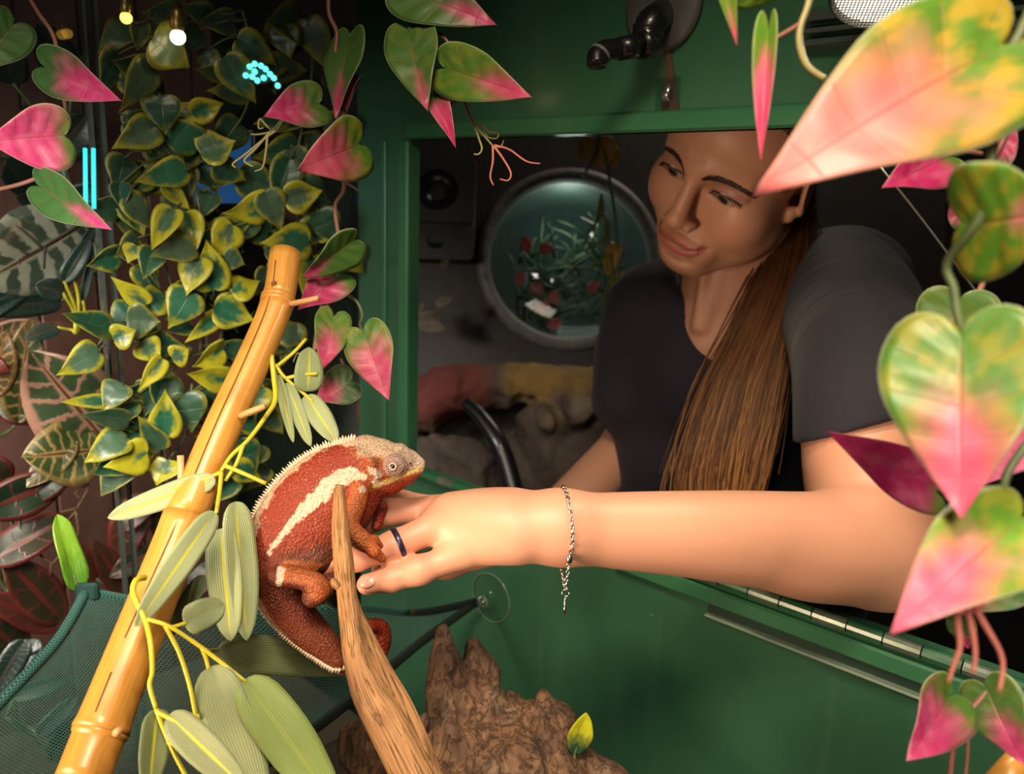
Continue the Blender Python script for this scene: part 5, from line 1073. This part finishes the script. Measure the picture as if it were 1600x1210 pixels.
BL = {'p': ov(M_CRP, 31), 'y': ov(M_CRY, 32), 'r': ov(M_CRR, 33, .25, .2), 'd': ov(M_DIE, 34, .05, .05), 's': leaf_mesh('strap_leaf', 'lance', M_STRAP, 14, 3, .1, .25, .02, .0, 5, .008, 35), 'g': ov(M_CRR, 36, .3, .15)}
def shrub(label, root, leaves, offs, cat_='plant', name='croton_plant', mat=None):
    d0 = dgl(*root) + offs; t = thing(name, label, cat_, P(*root, d0))
    for k, bx_, by_, tx_, ty_, w_, rl, c in leaves:
        e1 = offs + rng.uniform(-.012, .012); b = (bx_, by_, dgl(bx_, by_) + e1); e_ = (tx_, ty_, dgl(tx_, ty_) + e1 * .8)
        leaf(BL[k], b, e_, w_, t, rl, c); stem(t, [(root[0], root[1], d0), ((root[0] + bx_) / 2 + 8, (root[1] + by_) / 2, (d0 + b[2]) / 2 + .01), b], .0020, .0014, mat or M_STEMG, 'stem', 4)
    return t
shrub('croton with two big pink-veined leaves behind the glass joint', (176, 760), [('p', 178, 705, 50, 556, 130, -6, (0, 1, 0)), ('y', 160, 704, 42, 712, 96, 10, (0, 1, 0)), ('y', 118, 690, 40, 760, 40, 20, (.1, .5, 0))], .05)
shrub('croton with tan blotched leaves at the far left edge', (-20, 690), [('y', 28, 660, 48, 500, 62, 10, (0, .7, 0)), ('y', -10, 620, 8, 520, 50, 0, (.25, .8, 0)), ('p', -40, 545, 62, 506, 44, 25, (0, .9, 0)), ('r', -10, 625, 74, 655, 52, 0, (.1, .5, 0)), ('g', -30, 560, 10, 580, 30, 0, (.6, .9, 0))], .07)
shrub('dark red-veined croton low behind the glass', (20, 960), [('r', -30, 800, 118, 745, 66, 14, (0, .8, 0)), ('r', 30, 790, 140, 700, 48, 10, (0, .7, 0)), ('r', -20, 880, 112, 802, 60, -12, (.12, .7, 0)), ('g', 96, 970, 18, 876, 62, 12, (.15, .7, 0)), ('r', 90, 980, -20, 930, 46, 20, (.5, .7, 0)), ('g', 40, 1020, -40, 960, 60, 0, (.05, .4, 0)), ('r', 10, 760, -40, 715, 60, 0, (.1, .7, 0))], .06)
shrub('red-edged croton behind the glass between joint and bamboo', (214, 960), [('r', 222, 770, 178, 888, 56, 8, (.35, .9, 0)), ('r', 190, 830, 250, 760, 36, -20, (.7, .7, 0)), ('g', 240, 860, 176, 900, 40, 0, (.05, .8, 0)), ('r', 200, 930, 150, 850, 40, 0, (.3, .5, 0)), ('g', 290, 860, 236, 800, 40, 10, (.1, .5, 0)), ('g', 330, 880, 290, 940, 40, 10, (.05, .5, 0)), ('r', 150, 905, 110, 850, 40, 0, (.45, .4, 0))], .05)
shrub('dieffenbachia with one very large pale leaf behind the glass', (150, 420), [('d', 132, 352, -30, 444, 122, -12, (0, 1, 0)), ('s', 60, 420, -30, 500, 36, 10, (0, .7, 0)), ('s', 96, 470, -30, 486, 34, -10, (0, .8, 0))], .09, name='dieffenbachia')
shrub('small pale green climbing sprig behind the glass at left', (118, 520), [('s', 100, 440, 142, 372, 28, 10, (0, 1, 0)), ('s', 112, 420, 150, 350, 18, 30, (0, 1, 0)), ('s', 98, 458, 58, 446, 36, 0, (0, 1, 0)), ('s', 130, 470, 146, 390, 14, 0, (0, .9, 0)), ('s', 90, 512, 40, 530, 24, 30, (0, 1, 0))], .035, name='climbing_sprig', mat=M_STEMY)
shrub('dark leafy plant high behind the left glass', (90, 240), [('s', 90, 240, 40, 170, 60, 10, (0, .3, 0)), ('s', 90, 240, 140, 180, 60, 10, (0, .3, 0)), ('s', 60, 300, 0, 250, 50, 0, (0, .3, 0)), ('s', 110, 120, 60, 40, 60, 0, (0, .25, 0)), ('s', 20, 130, 10, 60, 50, 0, (0, .25, 0)), ('s', 100, 330, 150, 290, 44, 0, (0, .35, 0)), ('s', 110, 330, 30, 310, 40, 0, (0, .3, 0))], .14, name='strap_leaf_plant')
shrub('grey-green drooping plant behind the net at lower left', (10, 1120), [('s', 40, 1000, -20, 1100, 40, 0, (0, .8, 0)), ('s', 60, 1000, 20, 1060, 30, 20, (0, .8, 0)), ('s', 20, 1090, 110, 1060, 34, 0, (.0, 1, 0)), ('s', 60, 1150, 120, 1090, 30, 0, (0, 1, 0)), ('s', 80, 1190, 120, 1120, 34, 0, (0, 1, 0))], .04, name='strap_leaf_plant')
# bare twigs
M_DTW = plain('dark_twig', (.05, .030, .022), .7); M_RTW = plain('brown_twig', (.17, .085, .05), .6)
def twig(label, paths, off, mat):
    t = thing('twig', label, 'twig', P(*paths[0][0], dgl(*paths[0][0]) + off))
    for q in paths: stem(t, [(a, b, dgl(a, b) + off) for a, b in q], .0016, .0008, mat, 'twig_branch', 4)
twig('bare dark twig lying across the large pale leaf', [[(132, 345), (90, 372), (52, 394), (10, 412)], [(66, 388), (40, 364), (24, 352)], [(44, 398), (18, 384)], [(70, 386), (68, 420)], [(30, 404), (32, 414)]], .075, M_DTW)
twig('bare branching twig beside the curled green leaf', [[(140, 760), (120, 795), (108, 812)], [(120, 795), (96, 800)], [(126, 780), (118, 770), (140, 755)], [(118, 800), (122, 830), (114, 850)], [(92, 870), (80, 880), (60, 862), (72, 845)], [(80, 880), (78, 900)], [(222, 790), (216, 850), (214, 900)], [(216, 850), (196, 846)], [(216, 860), (232, 880)]], .045, M_RTW)
# solid glowing stand-ins for lights reflected in the glass
def lamp(label, px, py, off, r, col, st_, name='spot_lamp'):  # glowing ball and holder added where the glass reflects a lamp
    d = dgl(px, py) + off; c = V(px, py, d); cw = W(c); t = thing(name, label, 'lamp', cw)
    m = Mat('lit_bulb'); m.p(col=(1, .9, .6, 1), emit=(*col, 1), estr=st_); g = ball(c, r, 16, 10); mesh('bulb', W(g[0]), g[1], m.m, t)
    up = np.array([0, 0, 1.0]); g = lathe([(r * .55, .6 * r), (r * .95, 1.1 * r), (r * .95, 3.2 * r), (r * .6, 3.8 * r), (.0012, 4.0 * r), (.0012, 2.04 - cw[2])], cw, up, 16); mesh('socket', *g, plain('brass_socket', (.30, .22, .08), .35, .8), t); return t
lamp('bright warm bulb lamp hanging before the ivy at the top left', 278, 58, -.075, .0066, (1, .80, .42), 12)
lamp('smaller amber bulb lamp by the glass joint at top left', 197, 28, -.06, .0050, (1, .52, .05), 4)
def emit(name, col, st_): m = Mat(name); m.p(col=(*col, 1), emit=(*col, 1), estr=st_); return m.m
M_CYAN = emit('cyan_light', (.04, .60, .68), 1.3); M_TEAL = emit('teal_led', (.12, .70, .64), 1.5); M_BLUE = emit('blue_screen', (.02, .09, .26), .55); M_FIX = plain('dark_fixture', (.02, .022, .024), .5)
t = thing('tube_light', 'pair of upright cyan tube lights at the glass joint', 'lamp', P(140, 330, dgl(140, 330) - .03))  # glowing tubes added in place of cyan glints mirrored in the glass
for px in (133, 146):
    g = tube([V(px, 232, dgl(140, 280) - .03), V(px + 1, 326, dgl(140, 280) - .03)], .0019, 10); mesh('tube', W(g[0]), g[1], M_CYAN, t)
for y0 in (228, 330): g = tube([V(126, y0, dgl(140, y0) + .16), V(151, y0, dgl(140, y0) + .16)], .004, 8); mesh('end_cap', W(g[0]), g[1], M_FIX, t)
t = thing('led_cluster', 'cluster of small teal led lights among the dark ivy', 'lamp', P(408, 118, dgl(408, 118) - .02))  # glowing beads added in place of teal glints mirrored in the glass
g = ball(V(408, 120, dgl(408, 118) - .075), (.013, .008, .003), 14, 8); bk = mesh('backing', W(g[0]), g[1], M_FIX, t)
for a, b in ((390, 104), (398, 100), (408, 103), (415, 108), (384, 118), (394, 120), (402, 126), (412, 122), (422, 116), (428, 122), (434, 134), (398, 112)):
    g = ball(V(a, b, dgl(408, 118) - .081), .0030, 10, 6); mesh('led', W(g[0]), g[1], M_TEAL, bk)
t = thing('wall_screen', 'dim blue glowing screen beyond the glass behind the ivy', 'screen', P(345, 262, dgl(345, 262) + .12))  # glowing slab added in place of a blue patch mirrored in the glass
c0, c1, c2, c3 = [V(a, b, dgl(a, b) + .12) for a, b in ((296, 206), (392, 206), (392, 318), (296, 318))]; n = np.array([0, 0, -.012])
g = (np.array([c0, c1, c2, c3, c0 + n, c1 + n, c2 + n, c3 + n]), [(3, 2, 1, 0), (4, 5, 6, 7), (0, 1, 5, 4), (1, 2, 6, 5), (2, 3, 7, 6), (3, 0, 4, 7)]); mesh('display', W(g[0]), g[1], M_BLUE, t, smooth=False)
g2 = cat(*[tube([a + (0, 0, -.004), b + (0, 0, -.004)], .0035, 6) for a, b in ((c0, c1), (c1, c2), (c2, c3), (c3, c0))]); mesh('bezel', W(g2[0]), g2[1], M_FIX, t)
# ------------------------------------------------------------------ misting pipe, latch, lamp on the rear wall
M_BLKP = plain('black_plastic_pipe', (.010, .010, .011), .32, coat=.3, var=.3); M_GREYP = plain('grey_flange', (.10, .10, .095), .5)
f0 = onY(1040, 12, YW); mn_ = thing('misting_pipe', 'black elbow misting pipe on a round grey flange above the opening', 'pipe', f0)
g = lathe([(0, -.001), (.036, -.001), (.0365, -.005), (.033, -.008), (.020, -.009), (0, -.009)], f0, (0, 1, 0), 40); mesh('flange', *g, M_GREYP, mn_)
dp = .68
w_ = lambda pts: [P(*q) for q in pts]
g = tube(catmull([f0 + (0, -.006, 0), P(1036, 20, .70), P(1022, 32, dp), P(1012, 50, dp), P(1014, 66, dp)], 6), .0125, 16); mesh('hose', *g, M_BLKP, mn_)
rg = catmull(w_([(1022, 32, dp), (1012, 50, dp), (1014, 66, dp)]), 8)
gs = [lathe([(.0126, -.0009), (.0136, 0), (.0126, .0009)], rg[i], rg[i + 1] - rg[i], 16) for i in range(1, 15, 3)]
g = cat(*gs); mesh('hose_ribs', *g, M_BLKP, mn_)
g = tube(w_([(1018, 68, dp), (1000, 70, dp - .005)]), .0115, 16); mesh('coupling', *g, M_BLKP, mn_)
g = tube(w_([(1000, 70, dp - .005), (966, 77, dp - .012)]), [.0098, .0090], 16); mesh('pipe_arm', *g, M_BLKP, mn_)
g = tube(catmull(w_([(968, 76, dp - .012), (946, 78, dp - .016), (934, 86, dp - .018), (933, 102, dp - .019)]), 6), [.0078] * 12 + [.0082] * 7, 16); mesh('elbow', *g, M_BLKP, mn_)
g = lathe([(.0082, -.0012), (.0094, -.001), (.0094, .001), (.0082, .0012)], P(938, 84, dp - .0175), P(934, 92, dp - .018) - P(946, 78, dp - .016), 18); mesh('collar', *g, plain('grey_ring', (.16, .16, .15), .4), mn_)
lp_ = onY(1047, 146, YW); lt = thing('latch', 'clear plastic latch plate with small metal slot above the keeper\'s head', 'latch', lp_)
a0, a1 = onY(1027, 172, YW), onY(1066, 120, YW)
mesh('plate', *box((a0[0], YW - .006, a0[2]), (a1[0], YW - .0005, a1[2]), .0012), M_CLEAR, lt, smooth=False)
s0, s1 = onY(1042, 161, YW), onY(1054, 132, YW); g = tube([(0.5 * (s0[0] + s1[0]), YW - .008, s0[2]), (0.5 * (s0[0] + s1[0]), YW - .008, s1[2])], .0042, 14, ref=(0, 1, 0), flat=.5); mesh('slot', *g, plain('steel', (.35, .38, .42), .25, .9), lt)
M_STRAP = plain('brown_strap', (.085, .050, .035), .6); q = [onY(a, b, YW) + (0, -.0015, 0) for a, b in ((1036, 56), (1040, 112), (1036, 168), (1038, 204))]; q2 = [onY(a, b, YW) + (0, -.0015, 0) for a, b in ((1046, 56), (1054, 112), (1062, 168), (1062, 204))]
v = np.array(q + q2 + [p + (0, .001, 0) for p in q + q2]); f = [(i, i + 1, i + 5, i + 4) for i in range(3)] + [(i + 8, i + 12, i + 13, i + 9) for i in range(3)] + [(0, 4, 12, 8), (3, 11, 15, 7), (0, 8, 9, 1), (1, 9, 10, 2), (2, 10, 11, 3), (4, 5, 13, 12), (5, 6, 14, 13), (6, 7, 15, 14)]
mesh('strap', v, f, M_STRAP, lt, smooth=False)  # brown band running down the panel behind the plate
lc = DOME; dl_ = thing('dome_lamp', 'round lamp with bright perforated grille at the top right', 'lamp', lc)
ax = DAX; g = lathe([(.031, 0), (.033, -.002), (.034, -.012), (.028, -.028), (.014, -.036), (0, -.037)], lc, ax, 36); mesh('housing', *g, plain('grey_lamp_housing', (.09, .10, .095), .35, .3), dl_)
m = Mat('lamp_glow'); m.p(col=(1, 1, .95, 1), emit=(1, .93, .80, 1), estr=3.0); g = lathe([(0, -.0040), (.029, -.0040), (.029, -.0050), (0, -.0050)], lc, ax, 36); mesh('diffuser', *g, m.m, dl_)
xa_ = nrm(np.cross(ax, (0, 0, 1))); ya_ = np.cross(ax, xa_); gs = []
for s_ in np.linspace(-.029, .029, 27):
    L = math.sqrt(max(.0001, .0305 ** 2 - s_ ** 2)); gs += [tube([lc + xa_ * s_ - ya_ * L, lc + xa_ * s_ + ya_ * L], .00042, 4), tube([lc + ya_ * s_ - xa_ * L, lc + ya_ * s_ + xa_ * L], .00042, 4)]
g = cat(*gs); tag(mesh('grille', *g, plain('white_grille', (.7, .7, .66), .4), dl_), kind='stuff')
g = tube([lc - ax * .036, lc - ax * .05 + (0, .03, .01), (lc[0], YW, lc[2] + .04)], .004, 8); mesh('bracket', *g, M_FIX, dl_)
vt = [onY(1250, 20, YW), onY(1600, 20, YW)]; o = thing('wall_rail', 'grey ridged rail across the green wall under the dome lamp', 'rail', onY(1262, 60, YW))
for y0, h_, k_ in ((24, .006, .010), (32, .003, .013), (48, .004, .008), (68, .005, .011)):
    zc = onY(1300, y0, YW)[2]; mesh('rib', *box((onY(1264, 40, YW)[0], YW - k_, zc - h_ / 2), (.2, YW - .0005, zc + h_ / 2), .0008), plain('smoky_rail', (.055, .075, .065), .2, coat=.6), o, smooth=False)
wr_ = [P(1376, 262, .50), P(1440, 342, .50), P(1530, 462, .50), P(1680, 660, .50)]; g = tube(catmull(wr_, 3), .0007, 5); tag(mesh('support_wire', *g, plain('grey_wire', (.16, .17, .17), .35, .6)), 'thin grey straight wire slanting down behind the pink leaves', 'wire')
# ------------------------------------------------------------------ exhibit across the keeper's corridor
FW = nrm(R @ np.array([.02, .10, 1.0])); FX = nrm(np.cross((0, 0, 1.0), FW)); FZ = np.cross(FW, FX)   # faces the viewer
def E(px, py, d): return P(px, py, d)
M_PANEL = plain('brown_grey_panel', (.055, .046, .042), .6, bump=(40, .2, .002), var=.35)
dp = 1.64; pc_ = E(980, 420, dp + .03); g = box((-.75, -.50, -.02), (.70, .62, .0)); v = pc_ + g[0][:, :1] * FX + g[0][:, 1:2] * FZ + g[0][:, 2:] * FW
pw = E(890, 405, dp)
# the panel has a round cut-out for the porthole
Nn = 48; ri, hw2, hh0, hh1 = .158, .75, -.55, .62; ang = np.linspace(0, 2 * np.pi, Nn, endpoint=False); v = []
for zf in (0, -.02):
    for a in ang: v.append(pw + FX * ri * math.cos(a) + FZ * ri * math.sin(a) + FW * zf)
    for a in ang:
        c_, s_ = math.cos(a), math.sin(a); k = min((hw2 / abs(c_)) if abs(c_) > 1e-6 else 9, ((hh1 if s_ > 0 else -hh0) / abs(s_)) if abs(s_) > 1e-6 else 9); v.append(pw + FX * k * c_ + FZ * k * s_ + FW * zf)
f = []
for i in range(Nn):
    j = (i + 1) % Nn; f += [(i, Nn + i, Nn + j, j), (2 * Nn + i, 2 * Nn + j, 3 * Nn + j, 3 * Nn + i), (i, j, 2 * Nn + j, 2 * Nn + i), (Nn + i, 3 * Nn + i, 3 * Nn + j, Nn + j)]
tag(struct('wall_exhibit', np.array(v), f, M_PANEL, origin=pw, smooth=False), None)
ph = thing('porthole', 'round pale-rimmed porthole looking into a planted tank behind the keeper', 'porthole', pw)  # solid ring and tank built in place of a ring mirrored in the front glass
g = lathe([(.156, -.01), (.158, .012), (.168, .020), (.180, .016), (.184, .004), (.184, 0), (.156, 0)], pw, FW, 64); mesh('rim', *g, plain('worn_pale_rim', (.20, .185, .165), .5, bump=(60, .3, .002), var=.5), ph)
g = lathe([(.158, 0), (.158, -.16), (0, -.161)], pw, FW, 48); mesh('recess', *g, plain('dark_teal_tank', (.012, .028, .026), .6, var=.5), ph)
g = lathe([(0, -.006), (.157, -.006), (.157, -.008), (0, -.008)], pw, FW, 48); mesh('pane', *g, M_GLASS, ph)
M_BLADE = plain('grass_blade_green', (.05, .10, .035), .5, var=.5); M_REDL = plain('muted_red_leaf', (.40, .06, .05), .5, var=.4); M_YEL = plain('mustard_yellow_leaf', (.42, .24, .03), .5, var=.3)
RLM = leaf_mesh('red_leaf', 'ovate', M_REDL, 8, 3, .1, .2, .04, .02, 4, .03, 44)
tp_ = thing('tank_plant', 'spiky green plant with red leaves inside the round porthole', 'plant', pw - FZ * .12 - FW * .08)
for i in range(80):
    b = pw + FX * rng.uniform(-.10, .10) + FZ * rng.uniform(-.13, .02) - FW * rng.uniform(.04, .12); a = rng.uniform(.2, 2.9); L = rng.uniform(.07, .17); e_ = b + FX * math.cos(a) * L + FZ * math.sin(a) * L * .9
    if np.linalg.norm((e_ - pw) - FW * ((e_ - pw) @ FW)) > .145: e_ = pw + (e_ - pw) * .6
    q = catmull([b, (b + e_) / 2 + FZ * .012 + FW * .006, e_ - FZ * .008], 4); g = tube(q, np.linspace(.0045, .0006, len(q)), 6, ref=FW, flat=.25); mesh('blade', *g, M_BLADE, tp_)
for a, b in ((818, 372), (842, 388), (812, 425), (830, 445), (876, 502), (932, 440), (850, 470), (862, 455)):
    c_ = E(a, b, dp + .035); leaf(RLM, (a, b, dp + .01), (a + 22 * math.cos(a), b + 22 * math.sin(a), dp), 18, tp_, 10, (.5, .5, .5), 'red_leaf')
tl = bpy.data.lights.new('tank_lamp', 'POINT'); tl.energy = .45; tl.color = (.8, 1.0, .85); tl.shadow_soft_size = .03; to_ = bpy.data.objects.new('tank_lamp', tl); COL.objects.link(to_); to_.location = pw + FZ * .12 - FW * .05  # unseen point light added to brighten the inside of the tank
# speaker box with two round ports
sb = E(688, 330, dp - .05); sp = thing('speaker_box', 'grey-brown box with two round dark holes left of the porthole', 'speaker', sb)
def holed(c_, hw_, hh_, r, z0, name, par, mat):
    v = []
    for zf in (z0, z0 - .012):
        for a in ang: v.append(c_ + FX * r * math.cos(a) + FZ * r * math.sin(a) + FW * zf)
        for a in ang: cc, ss = math.cos(a), math.sin(a); k = min(hw_ / max(abs(cc), 1e-6), hh_ / max(abs(ss), 1e-6)); v.append(c_ + FX * k * cc + FZ * k * ss + FW * zf)
    return mesh(name, np.array(v), f, mat, par, smooth=False)
M_SPK = plain('grey_brown_box', (.060, .054, .050), .55, var=.3)
h1, h2 = E(684, 300, dp - .05), E(697, 378, dp - .05); xw = .072
hp1 = holed(h1, xw, .062, .040, .012, 'front_panel', sp, M_SPK); hp2 = holed(h2 + FX * ((h1 - h2) @ FX), xw, .037, .017, .012, 'front_panel', sp, M_SPK)
for c_, r, hp in ((h1, .040, hp1), (h2 + FX * ((h1 - h2) @ FX), .017, hp2)):
    g = lathe([(0, -.004), (r * .35, -.004), (r * .42, .001), (r * .9, .008), (r * 1.05, .006)], c_, FW, 32); mesh('speaker_cone', *g, M_BLKP, hp)
g = box((-xw, -.10, -.044), (xw, .065, -.001), .003); v = h1 + g[0][:, :1] * FX + g[0][:, 1:2] * FZ + g[0][:, 2:] * FW; mesh('case', v, g[1], M_SPK, sp, smooth=False)
# rock shelf
c0 = V(820, 660, 1.42); Rk = Solid(V(560, 880, 1.5), V(1080, 520, 1.5) + np.array([0, 0, .26]), .0042)
for (a, b, d_, r) in ((640, 640, 1.50, 70), (720, 610, 1.48, 60), (800, 600, 1.46, 48), (860, 600, 1.44, 44), (920, 610, 1.44, 48), (990, 640, 1.46, 60)): Rk.ell(V(a, b, d_), (r * 1.2 * d_ / FPX, r * .75 * d_ / FPX, .07), .03)
for (a, b, d_, r) in ((880, 720, 1.44, 80), (950, 700, 1.43, 70), (850, 660, 1.41, 34), (905, 640, 1.40, 34), (700, 760, 1.52, 100), (1000, 760, 1.44, 90)): Rk.ell(V(a, b, d_), (r * 1.1 * d_ / FPX, r * d_ / FPX, .07), .02)
for q in ([(870, 640), (890, 690), (860, 740)], [(930, 660), (900, 720), (880, 760)], [(800, 640), (840, 690), (870, 700)]): Rk.chain([V(a, b, 1.36) for a, b in q], [.010] * 3, .02, 's')
X_, Y_, Z_ = np.meshgrid(*[Rk.lo[i] + Rk.h * np.arange(Rk.n[i]) for i in range(3)], indexing='ij'); near = np.abs(Rk.F) < .03; pp = np.stack([X_[near], Y_[near], Z_[near]], 1)
Rk.F[near] += (.010 * np.abs(noise3(pp, .045, 2)) + .005 * np.abs(noise3(pp, .018, 3)) - .012 * noise3(pp, .08, 6)).astype(np.float32)
rv, rf = Rk.skin(1, True); rx, ry = proj(rv); nzr = noise3(rv, .03, 4)
rc_ = np.tile(np.array([.13, .095, .075]), (len(rv), 1)); rc_ = ink(rc_, (.36, .21, .05), sstep(775, 800, rx) * sstep(950, 925, rx) * sstep(640, 600, ry + 22 * nzr) * .9); rc_ = ink(rc_, (.34, .29, .22), sstep(40, 12, np.hypot(rx - 918, (ry - 640) * 1.3) + 14 * nzr) * .9)
rc_ = ink(rc_, (.24, .040, .034), sstep(790, 740, rx) * sstep(690, 640, ry) * .85); rc_ = ink(rc_, (.30, .22, .10), sstep(30, 10, np.hypot(rx - 862, ry - 655) + 10 * nzr) * .6)  # red glow at the left painted into the rock colour
mr = Mat('rough_rock'); mr.p(col=mr.mix(mr.noise(mr.coord(), 45, 5), mr.mix(.6, mr.attr(), (.01, .008, .006, 1)), mr.attr()), rough=.85, normal=mr.bump(mr.noise(mr.coord(), 70, 5), .6, .005))
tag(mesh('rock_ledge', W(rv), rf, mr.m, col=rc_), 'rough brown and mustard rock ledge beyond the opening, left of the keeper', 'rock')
hs = catmull([E(728, 630, 1.36), E(752, 652, 1.34), E(778, 690, 1.32), E(796, 740, 1.31), E(806, 800, 1.30), E(800, 900, 1.30)], 8); g = tube(hs, np.interp(np.arange(len(hs)), [0, 16, 40], [.010, .015, .016]), 14); o = tag(mesh('rubber_hose', *g, M_BLKP), 'thick black rubber hose curving down in front of the rock ledge', 'hose')
o = thing('hanging_plant', 'trailing plant with yellow leaves hanging beside the porthole', 'plant', E(932, 215, 1.35))
LY = [leaf_mesh('yellow_leaf', 'ovate', M_YEL, 10, 3, .1, .2, .04, .02, 4, .02, 41)]; dy = 1.36
stem(o, [(936, 205, dy), (930, 240, dy), (912, 275, dy)], .003, .002, M_STEMG); stem(o, [(940, 210, dy), (960, 330, dy), (966, 430, dy), (945, 490, dy), (930, 540, dy)], .003, .002, M_STEMG)
for b, t, w in (((936, 212), (945, 262), 44), ((925, 215), (908, 250), 34), ((945, 225), (962, 262), 30), ((970, 425), (966, 482), 26), ((962, 380), (950, 430), 28)): leaf(LY[0], (*b, dy), (*t, dy), w, o, rng.normal(0, 20), (.5, .5, .5))
for i in range(16):
    a = rng.uniform(0, 1); b = (940 + 26 * a, 300 + 190 * a); t = catmull([E(*b, dy), E(b[0] + rng.uniform(-14, 6), b[1] + 30, dy), E(b[0] + rng.uniform(-40, 4), b[1] + rng.uniform(50, 90), dy)], 4); g = tube(t, np.linspace(.0030, .0006, len(t)), 5, ref=FW, flat=.3); mesh('blade', *g, plain('yellow_green_blade', (.16, .19, .035), .5) if i == 0 else bpy.data.materials['yellow_green_blade'], o)
o = thing('leaf_litter', 'pale dead leaves lying on the dark ledge beside the green jamb', 'leaves', E(668, 500, 1.5)); ML = plain('pale_dead_leaf', (.16, .13, .09), .7, var=.4); LD = leaf_mesh('dead_leaf', 'ovate', ML, 8, 3, .2, .2, .06, .02, 4, .03, 43)
for b, t, w in (((640, 490), (662, 478), 20), ((690, 495), (640, 506), 26), ((650, 505), (696, 512), 22), ((680, 478), (706, 466), 16), ((690, 420), (700, 408), 14)): leaf(LD, (*b, 1.5), (*t, 1.49), w, o, rng.normal(0, 25), (.5, .5, .5), 'dead_leaf')
